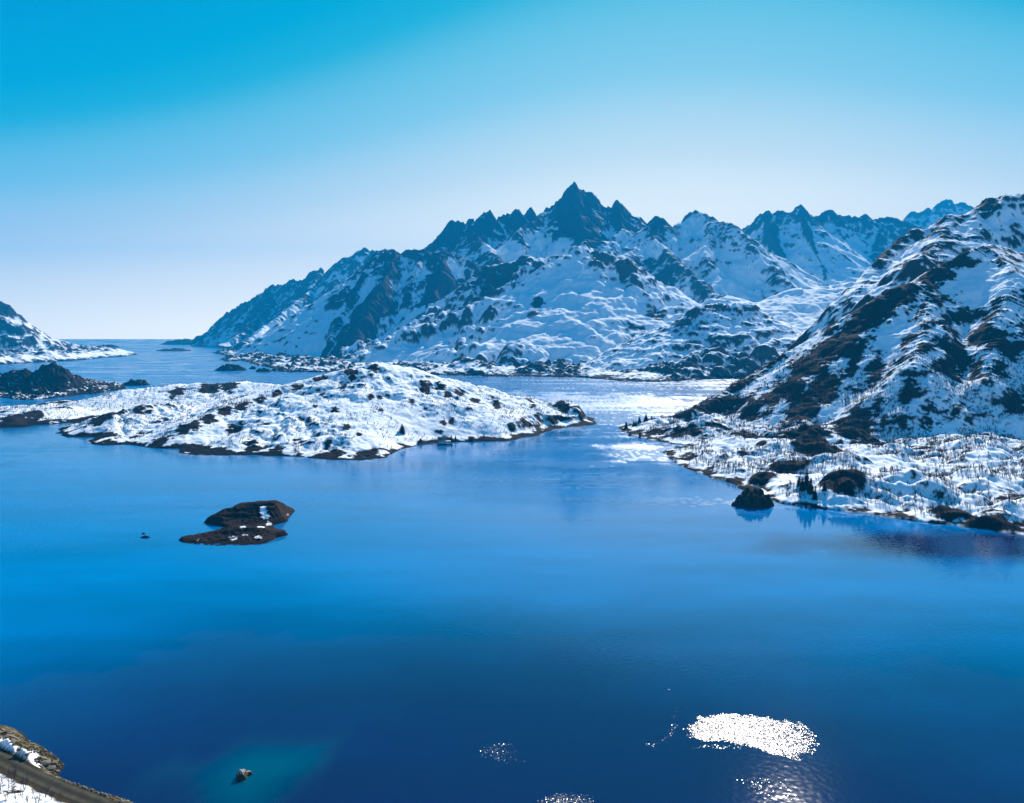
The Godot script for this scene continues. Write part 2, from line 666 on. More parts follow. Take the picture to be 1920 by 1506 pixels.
func lands() -> Array:
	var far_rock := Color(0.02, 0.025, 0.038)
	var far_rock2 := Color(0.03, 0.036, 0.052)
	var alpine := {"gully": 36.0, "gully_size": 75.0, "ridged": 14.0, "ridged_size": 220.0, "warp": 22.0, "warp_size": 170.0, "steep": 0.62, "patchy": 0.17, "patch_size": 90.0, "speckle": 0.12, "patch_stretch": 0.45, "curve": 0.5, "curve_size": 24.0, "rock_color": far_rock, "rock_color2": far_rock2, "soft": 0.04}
	var list := []
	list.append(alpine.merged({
		"name": "peak_massif", "marks": [[1080, 400, 60, 1, 0.45], [1100, 440, 50, 1, 0.4], [1160, 405, 26, 1, 0.45], [830, 450, 40, 1, 0.4], [900, 420, 30, 1, 0.35], [940, 470, 50, 1, -0.4], [1000, 455, 30, 1, -0.4], [1010, 405, 14, 1, -0.5], [1180, 460, 40, 1, -0.4], [1060, 460, 26, 1, -0.2]], "label": "tallest jagged mountain with a pyramid summit of dark rock in the centre", "cell": 7.0, "rock_reach": 120.0,
		"ridges": [
			[1.6, 130.0, 0.55, 5.0, 22.0, 0.35, [780, 490, 5000, 803, 470, 5000, 827, 437, 5000, 847, 413, 5000, 860, 412, 5000, 870, 419, 5000, 883, 407, 5000, 893, 417, 5000, 903, 403, 5000, 919, 391, 5000, 933, 414, 5020, 940, 405, 5020, 952, 398, 5020, 960, 403, 5020, 968, 391, 5020, 987, 404, 5050, 997, 390, 5050, 1007, 402, 5050, 1027, 390, 5050]],
			[1.8, 170.0, 0.6, 4.0, 18.0, 0.5, [1027, 390, 5050, 1047, 377, 5000, 1060, 360, 4970, 1073, 347, 4950, 1080, 342, 4950, 1090, 352, 4960, 1103, 358, 4980, 1113, 365, 5000, 1127, 383, 5000, 1148, 390, 5000, 1158, 376, 5000, 1170, 385, 5000, 1180, 403, 5000, 1190, 427, 5000, 1207, 430, 5000]],
			[1.4, 120.0, 0.6, 10.0, 10.0, 0.4, [1080, 345, 4950, 1085, 390, 4780, 1095, 440, 4600]],
			[1.2, 80.0, 0.6, 10.0, 8.0, 0.3, [1027, 392, 5050, 1000, 415, 4800, 975, 425, 4700, 965, 440, 4600]],
			[1.2, 70.0, 0.5, 10.0, 8.0, 0.2, [903, 405, 5000, 895, 450, 4700, 910, 460, 4500, 940, 490, 4200]],
			[1.2, 70.0, 0.5, 10.0, 8.0, 0.2, [1158, 380, 5000, 1165, 430, 4750, 1150, 450, 4600]],
		]}, true))
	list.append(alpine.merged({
		"name": "snow_basin_peaks", "marks": [[1300, 430, 30, 1.2, -0.4], [1300, 475, 40, 1.2, -0.5], [1225, 460, 30, 1.2, -0.4], [1240, 520, 40, 1.2, 0.35], [1210, 500, 26, 1.2, 0.3], [1400, 520, 50, 1.2, -0.25], [1240, 420, 16, 1.2, 0.4]], "label": "snow filled basin mountain with two rounded summits right of the pyramid peak", "cell": 7.0, "rock_reach": 60.0,
		"ridges": [
			[1.1, 120.0, 0.6, 8.0, 10.0, 0.3, [1200, 432, 4700, 1220, 417, 4700, 1232, 406, 4700, 1243, 410, 4700, 1257, 423, 4700, 1262, 432, 4700, 1273, 415, 4750, 1287, 402, 4750, 1307, 394, 4750, 1320, 400, 4700, 1330, 408, 4650, 1340, 406, 4600]],
			[1.0, 150.0, 0.7, 8.0, 10.0, 0.1, [1340, 406, 4600, 1347, 420, 4550, 1363, 417, 4500, 1380, 425, 4400, 1407, 457, 4250, 1430, 487, 4100, 1467, 520, 3900, 1490, 540, 3800]],
			[1.1, 90.0, 0.6, 8.0, 8.0, 0.2, [1232, 407, 4700, 1225, 440, 4500, 1235, 455, 4350, 1260, 480, 4150, 1300, 515, 3950, 1340, 550, 3750, 1365, 560, 3650]],
			[1.0, 60.0, 0.6, 8.0, 6.0, 0.0, [1225, 442, 4500, 1190, 465, 4350, 1165, 480, 4200]],
			[1.0, 60.0, 0.6, 8.0, 6.0, 0.0, [1343, 412, 4600, 1320, 460, 4300, 1330, 490, 4100]],
		]}, true))
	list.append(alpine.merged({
		"name": "headwall_ridge", "label": "long jagged far ridge with a dark tower above a wide snow headwall", "cell": 9.0, "rock_reach": 90.0, "steep": 0.64,
		"ridges": [
			[1.4, 140.0, 0.65, 8.0, 14.0, 0.3, [1387, 430, 6000, 1407, 422, 6000, 1420, 405, 6000, 1437, 395, 6000, 1450, 403, 6000, 1457, 393, 6000, 1467, 395, 6000, 1480, 400, 6000, 1493, 388, 5950, 1500, 382, 5950, 1513, 395, 6000, 1527, 407, 6050, 1547, 395, 6100, 1563, 393, 6100, 1573, 403, 6100, 1593, 405, 6100, 1613, 407, 6100, 1622, 400, 6100, 1633, 412, 6100, 1657, 408, 6100, 1670, 407, 6050, 1687, 413, 6000, 1710, 422, 6000, 1740, 430, 6000]],
			[1.6, 120.0, 0.7, 8.0, 10.0, 0.55, [1500, 384, 5950, 1515, 430, 5700, 1535, 480, 5450, 1550, 520, 5200]],
			[1.4, 100.0, 0.7, 8.0, 10.0, 0.35, [1437, 396, 6000, 1455, 450, 5650, 1480, 500, 5350, 1510, 550, 5000]],
			[1.3, 80.0, 0.7, 8.0, 10.0, 0.2, [1657, 410, 6100, 1640, 470, 5700, 1620, 510, 5400]],
		]}, true))
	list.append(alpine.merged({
		"name": "distant_peaks", "label": "small blue jagged peaks farthest right behind the snowy hill shoulder", "cell": 12.0,
		"ridges": [
			[1.3, 140.0, 0.7, 8.0, 18.0, 0.3, [1690, 425, 8000, 1703, 407, 8000, 1710, 397, 8000, 1727, 398, 8000, 1740, 390, 8000, 1750, 395, 8000, 1760, 380, 8000, 1780, 372, 8000, 1793, 384, 8000, 1805, 378, 8000, 1817, 385, 8000, 1850, 400, 8000]],
		]}, true))
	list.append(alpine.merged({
		"name": "west_mountain", "marks": [[700, 560, 50, 1.2, 0.3], [680, 620, 40, 1.2, 0.3], [830, 520, 50, 1.2, 0.3], [800, 570, 40, 1.2, 0.3], [760, 530, 40, 1.2, -0.3], [770, 600, 30, 1.2, -0.35], [640, 560, 30, 1.2, 0.3], [725, 500, 24, 1.2, 0.2], [690, 540, 16, 2.5, -0.4], [735, 545, 20, 1.5, -0.35], [650, 590, 20, 2.0, -0.3], [715, 600, 18, 2.5, -0.35], [785, 500, 14, 2.0, -0.35], [855, 500, 24, 1.5, -0.3], [745, 620, 24, 1.5, -0.3], [600, 640, 30, 1.2, -0.3]], "label": "dark craggy mountain with blunt summits left of the centre", "cell": 6.0, "rock_reach": 170.0, "gully": 34.0, "gully_size": 80.0, "gully_reach": 500.0,
		"ridges": [
			[1.1, 200.0, 0.6, 10.0, 12.0, 0.25, [527, 664, 4100, 559, 632, 4150, 588, 599, 4200, 620, 569, 4200, 646, 540, 4200, 675, 503, 4200, 690, 484, 4200, 704, 473, 4200, 731, 467, 4200, 745, 472, 4200, 754, 479, 4200, 763, 469, 4200, 786, 468, 4200, 795, 471, 4200, 806, 483, 4150, 818, 473, 4100, 836, 470, 4100, 847, 478, 4100, 865, 482, 4100, 882, 492, 4050, 900, 510, 4000, 920, 530, 4000]],
			[1.4, 150.0, 0.6, 8.0, 8.0, 0.5, [745, 474, 4200, 735, 505, 4000, 716, 525, 3850, 700, 560, 3700, 680, 600, 3550, 665, 640, 3400]],
			[1.3, 130.0, 0.6, 8.0, 8.0, 0.4, [836, 472, 4100, 830, 510, 3900, 815, 550, 3750, 790, 590, 3600, 765, 620, 3450]],
			[1.2, 120.0, 0.6, 8.0, 8.0, 0.3, [690, 486, 4200, 668, 540, 3950, 640, 590, 3750, 620, 640, 3550]],
			[1.2, 100.0, 0.6, 8.0, 8.0, 0.35, [786, 470, 4200, 775, 520, 3950, 760, 560, 3800]],
		]}, true))
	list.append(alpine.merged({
		"marks": [[520, 600, 40, 1.5, -0.35], [480, 625, 40, 1.5, -0.4], [560, 575, 26, 1.5, -0.35], [430, 645, 30, 1.5, -0.35], [590, 550, 22, 1.5, -0.35], [540, 640, 40, 1.5, -0.3], [625, 520, 20, 1.5, -0.3]], "name": "far_headland", "label": "hazy blue headland ridge sloping down to the open sea at left", "cell": 8.0, "gully": 44.0, "gully_size": 130.0, "gully_reach": 600.0, "steep": 0.7, "patchy": 0.2,
		"ridges": [
			[1.1, 260.0, 0.85, 10.0, 20.0, 0.3, [369, 652, 6600, 381, 627, 6600, 410, 603, 6600, 427, 586, 6600, 448, 574, 6600, 465, 565, 6550, 477, 560, 6550, 492, 548, 6500, 512, 534, 6500, 530, 536, 6500, 544, 525, 6500, 562, 527, 6450, 573, 522, 6450, 588, 509, 6400, 600, 502, 6400, 608, 510, 6400, 618, 510, 6400, 632, 492, 6400, 643, 484, 6400, 664, 478, 6400, 675, 471, 6400, 683, 462, 6400, 691, 472, 6400, 713, 467, 6400, 740, 470, 6400]],
			[1.0, 120.0, 0.7, 10.0, 10.0, 0.2, [600, 505, 6400, 580, 545, 6000, 540, 580, 5600, 500, 610, 5300, 460, 640, 5000]],
			[1.0, 120.0, 0.7, 10.0, 10.0, 0.2, [632, 495, 6400, 625, 545, 5800, 590, 590, 5300, 560, 630, 4700, 530, 660, 4300]],
			[1.0, 120.0, 0.7, 10.0, 10.0, 0.2, [512, 536, 6500, 490, 590, 6100, 450, 625, 5800, 420, 645, 5600]],
		]}, true))
	var hill := {"gully": 10.0, "gully_size": 90.0, "ridged": 0.0, "knoll": 48.0, "knoll_size": 260.0, "fine": 3.0, "fine_size": 50.0, "ledge": 6.0, "ledge_size": 30.0, "warp": 18.0, "warp_size": 130.0, "blend": 14.0, "steep": 0.47, "patchy": 0.2, "patch_size": 80.0, "patch_stretch": 1.6, "lee": 0.06, "speckle": 0.12, "curve": 0.4, "curve_size": 22.0, "rock_color": Color(0.022, 0.021, 0.026), "rock_color2": Color(0.045, 0.042, 0.047), "soft": 0.035}
	list.append(hill.merged({
		"name": "central_hill", "marks": [[1008, 570, 16, 1.3, 0.6], [1000, 590, 14, 1.3, 0.6], [1187, 620, 24, 1.3, 0.35], [1200, 650, 18, 1.3, 0.4], [1230, 590, 24, 1.3, 0.45], [1180, 500, 22, 1.3, 0.4], [1120, 480, 16, 1.3, 0.3], [1090, 560, 60, 1.3, -0.15], [1060, 620, 40, 1.3, -0.2], [1150, 560, 40, 1.3, -0.2]], "label": "broad snow hill with scattered rock bands below the pyramid peak", "cell": 4.8, "rock_reach": 70.0,
		"ridges": [
			[0.8, 160.0, 0.5, 20.0, 6.0, 0.0, [1037, 517, 3350, 1043, 493, 3350, 1053, 483, 3350, 1070, 468, 3350, 1087, 462, 3350, 1103, 464, 3350, 1120, 473, 3350, 1137, 483, 3350, 1157, 488, 3300, 1177, 494, 3250, 1187, 518, 3250, 1197, 524, 3250, 1227, 540, 3200, 1253, 557, 3150, 1293, 565, 3100, 1323, 580, 3050]],
			[1.2, 90.0, 0.5, 8.0, 6.0, 0.3, [1043, 495, 3350, 1030, 520, 3270, 1010, 545, 3180, 998, 575, 3100, 985, 605, 3000, 960, 635, 2880, 925, 665, 2780]],
			[1.3, 90.0, 0.45, 12.0, 6.0, 0.0, [1103, 466, 3350, 1110, 510, 3180, 1090, 550, 3000, 1075, 590, 2860, 1060, 630, 2740, 1050, 670, 2640]],
			[1.3, 90.0, 0.45, 12.0, 6.0, 0.0, [1177, 496, 3250, 1165, 540, 3080, 1150, 580, 2930, 1140, 620, 2790, 1120, 660, 2660]],
			[1.3, 90.0, 0.45, 10.0, 6.0, 0.2, [1253, 558, 3150, 1240, 590, 2990, 1225, 620, 2850, 1200, 650, 2700]],
		]}, true))
	list.append(hill.merged({
		"name": "side_hill", "marks": [[960, 515, 40, 1.3, 0.5], [925, 545, 30, 1.3, 0.4], [990, 530, 24, 1.3, 0.35], [915, 590, 26, 1.3, 0.4], [930, 620, 60, 1.3, -0.3], [960, 600, 30, 1.3, -0.4]], "label": "dark banded snow hill between the craggy mountain and the central hill", "cell": 5.0, "rock_reach": 120.0, "knoll": 42.0,
		"ridges": [
			[1.0, 150.0, 0.55, 14.0, 6.0, 0.25, [903, 550, 3550, 913, 521, 3600, 927, 507, 3600, 947, 497, 3600, 973, 487, 3600, 993, 488, 3600, 1013, 487, 3600, 1033, 485, 3600, 1060, 495, 3600]],
			[0.9, 90.0, 0.42, 10.0, 5.0, 0.05, [913, 522, 3600, 903, 550, 3450, 883, 568, 3350, 870, 584, 3280, 847, 600, 3180, 820, 611, 3120, 793, 617, 3070, 760, 626, 3000, 719, 643, 2950, 690, 662, 2900, 640, 680, 2850, 600, 690, 2850]],
			[0.8, 60.0, 0.42, 10.0, 5.0, 0.15, [847, 602, 3180, 850, 640, 2930, 840, 670, 2780, 820, 690, 2680]],
			[0.6, 60.0, 0.45, 10.0, 5.0, 0.0, [973, 490, 3600, 950, 560, 3300, 930, 620, 3000, 900, 660, 2820, 890, 685, 2720]],
		]}, true))
	list.append(hill.merged({
		"name": "shore_hill", "label": "low rugged snow and rock hill on the far shore right of the strait", "cell": 3.8, "knoll": 44.0, "knoll_size": 220.0, "ledge_size": 24.0, "fine": 4.0, "fine_size": 36.0, "steep": 0.62, "rock_reach": 90.0, "tide": 4.0,
		"ridges": [
			[0.55, 100.0, 0.45, 16.0, 5.0, 0.05, [1073, 704, 2420, 1127, 688, 2420, 1160, 678, 2420, 1183, 654, 2420, 1203, 644, 2430, 1227, 631, 2440, 1253, 621, 2450, 1280, 601, 2460, 1307, 588, 2470, 1345, 574, 2480, 1390, 573, 2480, 1420, 590, 2460, 1450, 605, 2440, 1475, 640, 2400, 1490, 680, 2360]],
			[0.7, 60.0, 0.45, 12.0, 5.0, 0.2, [1390, 575, 2480, 1400, 620, 2350, 1405, 660, 2260, 1390, 690, 2190]],
			[0.7, 60.0, 0.45, 12.0, 5.0, 0.15, [1307, 590, 2470, 1310, 635, 2340, 1290, 670, 2250, 1270, 700, 2180]],
		]}, true))
	list.append(hill.merged({
		"name": "saddle_hills", "label": "gentle lit snow hills in the saddle below the headwall", "cell": 6.0, "knoll": 40.0, "ledge": 4.0, "steep": 0.52,
		"ridges": [
			[0.5, 100.0, 0.4, 20.0, 5.0, 0.0, [1290, 580, 3000, 1320, 573, 3000, 1360, 557, 3000, 1387, 562, 3000, 1423, 570, 3000, 1467, 553, 3000, 1487, 543, 3000, 1513, 548, 3000, 1547, 540, 3000, 1583, 533, 3000, 1640, 525, 3000]],
		]}, true))
	list.append(hill.merged({
		"box": [-2600, -5200, 1300, -1800], "name": "shore_bluffs", "label": "strip of low snowy bluffs and dark rocks along the far shore", "cell": 4.2, "gully": 0.0, "knoll": 17.0, "knoll_size": 90.0, "ledge": 4.0, "ledge_size": 14.0, "steep": 0.72, "patchy": 0.25, "patch_size": 50.0, "floor": 9.0, "rise": 0.6, "shore_noise": 26.0, "tide": 5.0,
		"shore": [400, 662, 430, 668, 415, 673, 425, 678, 455, 676, 490, 687, 520, 691, 506, 696, 538, 698, 582, 698, 632, 698, 700, 701, 793, 703, 860, 704, 960, 707, 973, 705, 1047, 708, 1077, 708, 1127, 711, 1183, 716, 1240, 716, 1307, 713, 1353, 709, 1400, 703, 1450, 695, 1560, 690, 1560, 672, 1300, 678, 1000, 680, 800, 680, 640, 680, 560, 672, 480, 664, 420, 658],
		"ridges": [
			[0.5, 60.0, 0.3, 10.0, 8.0, 0.1, [430, 666, 4300, 480, 672, 3900, 540, 680, 3300]],
			[0.5, 60.0, 0.3, 10.0, 8.0, 0.1, [530, 685, 2850, 575, 668, 2850, 620, 685, 2750, 700, 690, 2600, 760, 680, 2520, 830, 690, 2400, 880, 672, 2400, 940, 695, 2300, 1000, 685, 2260, 1060, 696, 2230, 1130, 700, 2180, 1220, 690, 2080, 1290, 685, 2070, 1350, 695, 2100, 1440, 690, 2260]],
		]}, true))
	list.append(alpine.merged({
		"box": [-3400, -6500, -500, -2600], "name": "left_mountain", "label": "hazy snow mountain at the left edge beyond the water", "cell": 8.0, "gully": 26.0, "gully_size": 60.0, "steep": 0.72, "tide": 5.0, "shore_noise": 25.0, "rise": 0.3, "inland": 0.55, "inland_from": 260.0, "floor": 26.0, "knoll": 16.0, "knoll_size": 120.0, "patchy": 0.3,
		"shore": [-300, 686, 0, 684, 72, 680, 144, 676, 192, 671, 240, 668, 259, 664, 240, 661, 200, 658, 170, 655, 60, 648, -300, 648],
		"ridges": [
			[1.0, 150.0, 0.72, 10.0, 14.0, 0.3, [-300, 470, 3900, -150, 510, 3900, -60, 545, 3900, 0, 566, 3900, 14, 581, 3900, 24, 592, 3900, 48, 612, 3900, 72, 628, 3900, 96, 643, 3900, 125, 656, 3900, 170, 661, 3900]],
			[1.0, 200.0, 0.68, 10.0, 16.0, 0.4, [0, 600, 5100, 31, 589, 5100, 48, 588, 5100, 65, 583, 5100, 79, 595, 5100, 91, 602, 5100, 103, 614, 5100, 120, 627, 5100, 141, 643, 5100, 153, 651, 5100]],
		]}, true))
	var near := {"tide": 1.6, "warp": 6.0, "warp_size": 50.0, "blend": 6.0, "knoll": 9.0, "knoll_size": 80.0, "fine": 1.0, "fine_size": 13.0, "ledge": 0.6, "ledge_size": 9.0, "steep": 0.62, "patchy": 0.34, "patch_size": 30.0, "patch_stretch": 1.6, "lee": 0.06, "speckle": 0.2, "curve": 0.35, "curve_size": 5.0, "soft": 0.03, "rock_color": Color(0.013, 0.0095, 0.009), "rock_color2": Color(0.03, 0.022, 0.019)}
	list.append(near.merged({
		"name": "island", "marks": [[643, 726, 9, 2.2, 0.5], [604, 740, 8, 2.2, 0.5], [695, 742, 8, 2.2, 0.5], [712, 747, 6, 2.2, 0.5], [714, 770, 8, 2.2, 0.5], [772, 751, 7, 2.2, 0.6], [799, 733, 12, 2.2, 0.6], [826, 729, 9, 2.2, 0.6], [840, 738, 10, 2.2, 0.6], [795, 719, 8, 2.2, 0.5], [578, 788, 7, 2.2, 0.5], [650, 802, 9, 2.2, 0.45], [615, 832, 8, 2.2, 0.5], [673, 815, 7, 2.2, 0.45], [831, 793, 8, 2.2, 0.6], [847, 790, 7, 2.2, 0.6], [590, 760, 7, 2.2, 0.4], [630, 768, 10, 2.2, 0.35], [345, 805, 14, 2.2, 0.6], [365, 796, 13, 2.2, 0.6], [390, 786, 14, 2.2, 0.6], [420, 772, 14, 2.2, 0.55], [450, 760, 15, 2.2, 0.55], [490, 748, 14, 2.2, 0.5], [520, 738, 12, 2.2, 0.5], [180, 788, 14, 2.2, 0.7], [200, 780, 12, 2.2, 0.6], [225, 772, 10, 2.2, 0.5], [260, 765, 10, 2.2, 0.5], [60, 775, 18, 2.2, 0.8], [110, 765, 14, 2.2, 0.7], [25, 790, 22, 2.2, 0.8], [330, 738, 18, 2.2, 0.5], [395, 728, 20, 2.2, 0.6], [430, 722, 18, 2.2, 0.6], [560, 724, 14, 2.2, 0.5], [600, 712, 14, 2.2, 0.5], [660, 696, 14, 2.2, 0.6], [700, 689, 12, 2.2, 0.6], [860, 738, 12, 2.2, 0.6], [890, 750, 12, 2.2, 0.6], [930, 762, 14, 2.2, 0.6], [994, 752, 10, 2.2, 0.8], [1000, 760, 8, 2.2, 0.6], [1052, 758, 11, 2.2, 0.8], [1060, 768, 9, 2.2, 0.7], [1095, 768, 10, 2.2, 0.8], [1108, 778, 10, 2.2, 0.8], [985, 790, 12, 2.2, 0.5], [960, 800, 8, 2.2, 0.5], [1010, 805, 10, 2.2, 0.5], [1040, 790, 8, 2.2, 0.5], [440, 806, 16, 2.2, 0.5], [470, 830, 18, 2.2, 0.35], [300, 830, 14, 2.2, 0.5], [250, 820, 10, 2.2, 0.4], [210, 815, 12, 2.2, 0.5], [560, 830, 14, 2.2, 0.3], [520, 845, 16, 2.2, 0.4]], "label": "low snow covered island with dark rocky rim in the middle of the fjord", "cell": 1.6, "shore_noise": 7.0, "pads": [[829, 827, 2.6, 9.0]], "rise": 0.35, "inland": 0.9, "inland_x": -30.0, "inland_else": 0.12, "floor": 5.0, "rock_reach": 25.0, "knoll": 4.5, "patchy": 0.3, "steep": 0.66, "tide": 2.6,
		"shore": [-120, 800, 0, 803, 48, 801, 67, 797, 103, 795, 135, 793, 112, 806, 108, 813, 125, 819, 172, 820, 170, 833, 185, 836, 240, 833, 262, 839, 331, 842, 347, 853, 400, 853, 460, 854, 531, 855, 586, 860, 666, 863, 717, 859, 753, 843, 786, 834, 826, 830, 877, 828, 950, 827, 1005, 817, 1041, 805, 1114, 796, 1120, 791, 1112, 785, 1060, 774, 985, 763, 940, 758, 880, 748, 820, 738, 740, 732, 640, 731, 560, 733, 440, 734, 330, 734, 240, 735, 205, 748, 170, 756, 140, 750, 100, 753, 48, 763, 0, 766, -120, 768],
		"ridges": [
			[0.45, 40.0, 0.25, 22.0, 2.0, 0.0, [520, 740, 1060, 560, 724, 1070, 600, 708, 1070, 640, 699, 1070, 680, 690, 1070, 710, 686, 1070, 740, 690, 1070, 760, 696, 1070, 790, 708, 1070, 820, 722, 1070, 850, 733, 1070, 880, 745, 1080, 930, 763, 1090]],
			[0.5, 30.0, 0.25, 14.0, 2.0, 0.2, [335, 812, 850, 370, 792, 880, 400, 780, 910, 455, 758, 960, 520, 740, 1020]],
			[0.4, 30.0, 0.2, 14.0, 2.0, 0.05, [240, 732, 1250, 330, 723, 1270, 380, 720, 1270, 440, 719, 1270, 500, 722, 1250, 560, 724, 1230]],
			[0.5, 20.0, 0.25, 10.0, 2.0, 0.2, [175, 792, 930, 210, 775, 960, 270, 762, 1000, 330, 757, 1030]],
			[0.4, 20.0, 0.2, 10.0, 2.0, 0.0, [560, 818, 830, 620, 800, 850, 680, 800, 850, 740, 806, 870]],
			[0.5, 20.0, 0.25, 10.0, 2.0, 0.2, [800, 795, 940, 830, 780, 950, 880, 778, 970, 930, 780, 990]],
			[0.6, 25.0, 0.3, 10.0, 2.0, 0.2, [940, 785, 1020, 965, 765, 1070, 994, 749, 1095, 1020, 760, 1085, 1052, 754, 1080, 1070, 763, 1070, 1092, 763, 1060, 1110, 778, 1050]],
			[0.4, 20.0, 0.2, 8.0, 2.0, 0.25, [20, 780, 1020, 80, 770, 1090, 130, 765, 1130]],
		]}, true))
	list.append(near.merged({
		"knoll": 11.0, "knoll_size": 40.0, "fine": 3.5, "fine_size": 16.0, "ledge": 2.0, "name": "dark_islet_hills", "label": "dark rocky knobs behind the island at the left edge", "cell": 2.2, "shore_noise": 8.0, "rise": 1.2, "floor": 4.0, "steep": 0.86, "rock_reach": 70.0,
		"shore": [-80, 748, 0, 745, 24, 748, 48, 751, 91, 748, 120, 744, 150, 740, 180, 738, 232, 729, 235, 722, 180, 714, 120, 706, 0, 706, -80, 710],
		"ridges": [
			[1.1, 30.0, 0.5, 14.0, 4.0, 0.35, [-40, 725, 1580, 0, 715, 1580, 14, 705, 1580, 31, 696, 1580, 48, 696, 1580, 62, 705, 1580]],
			[1.3, 30.0, 0.6, 14.0, 4.0, 0.4, [74, 700, 1570, 89, 688, 1570, 98, 684, 1570, 108, 688, 1570, 115, 702, 1570]],
			[0.6, 30.0, 0.4, 10.0, 4.0, 0.15, [115, 706, 1600, 144, 709, 1620, 168, 714, 1650, 187, 720, 1680, 208, 721, 1700, 228, 724, 1700]],
		]}, true))
	list.append(near.merged({
		"box": [380, -2700, 1900, -1150], "marks": [[1890, 420, 40, 1.5, -0.2], [1800, 425, 32, 1.5, -0.3], [1850, 385, 22, 1.5, 0.25], [1740, 455, 34, 1.5, -0.3], [1700, 480, 30, 1.5, -0.3], [1630, 520, 26, 1.5, -0.25], [1660, 470, 12, 1.5, 0.4], [1620, 500, 12, 1.5, 0.4], [1770, 445, 14, 1.5, 0.35], [1500, 640, 20, 1.5, 0.4]], "name": "upper_hillside", "rise": 1.2, "shore_noise": 8.0, "strike": (spot(1690, 433, 1760) - spot(1600, 570, 1430)).normalized(),
		"shore": [1400, 742, 1420, 730, 1435, 720, 1470, 708, 1560, 700, 2300, 690, 2300, 800, 1700, 775, 1500, 758],
		"label": "tall snow hillside with rocky shoulder rising behind the near slope at right", "cell": 3.2, "knoll": 22.0, "knoll_size": 220.0, "fine": 2.0, "fine_size": 34.0, "ledge": 5.0, "ledge_size": 22.0, "patch_size": 50.0, "curve_size": 10.0, "steep": 0.6, "rock_reach": 60.0, "warp": 9.0, "warp_size": 90.0, "rock_color": Color(0.018, 0.015, 0.016), "patchy": 0.22,
		"ridges": [
			[1.0, 140.0, 0.5, 16.0, 5.0, 0.15, [1450, 705, 1560, 1470, 690, 1570, 1493, 645, 1620, 1513, 606, 1670, 1540, 589, 1700, 1563, 559, 1720, 1583, 541, 1720, 1597, 524, 1720, 1613, 501, 1740, 1627, 474, 1750, 1640, 463, 1750, 1657, 456, 1760, 1667, 438, 1760, 1677, 431, 1760, 1690, 434, 1760, 1747, 429, 1750, 1763, 416, 1750, 1787, 404, 1750, 1813, 402, 1750, 1840, 394, 1750, 1863, 386, 1750, 1897, 374, 1750, 1920, 366, 1750, 2000, 345, 1750, 2150, 330, 1750]],
			[0.9, 80.0, 0.45, 14.0, 4.0, 0.25, [1677, 433, 1760, 1660, 480, 1620, 1630, 530, 1520, 1600, 570, 1430, 1560, 610, 1370]],
			[0.8, 80.0, 0.4, 14.0, 4.0, 0.2, [1787, 406, 1750, 1760, 450, 1560, 1730, 490, 1430]],
		]}, true))
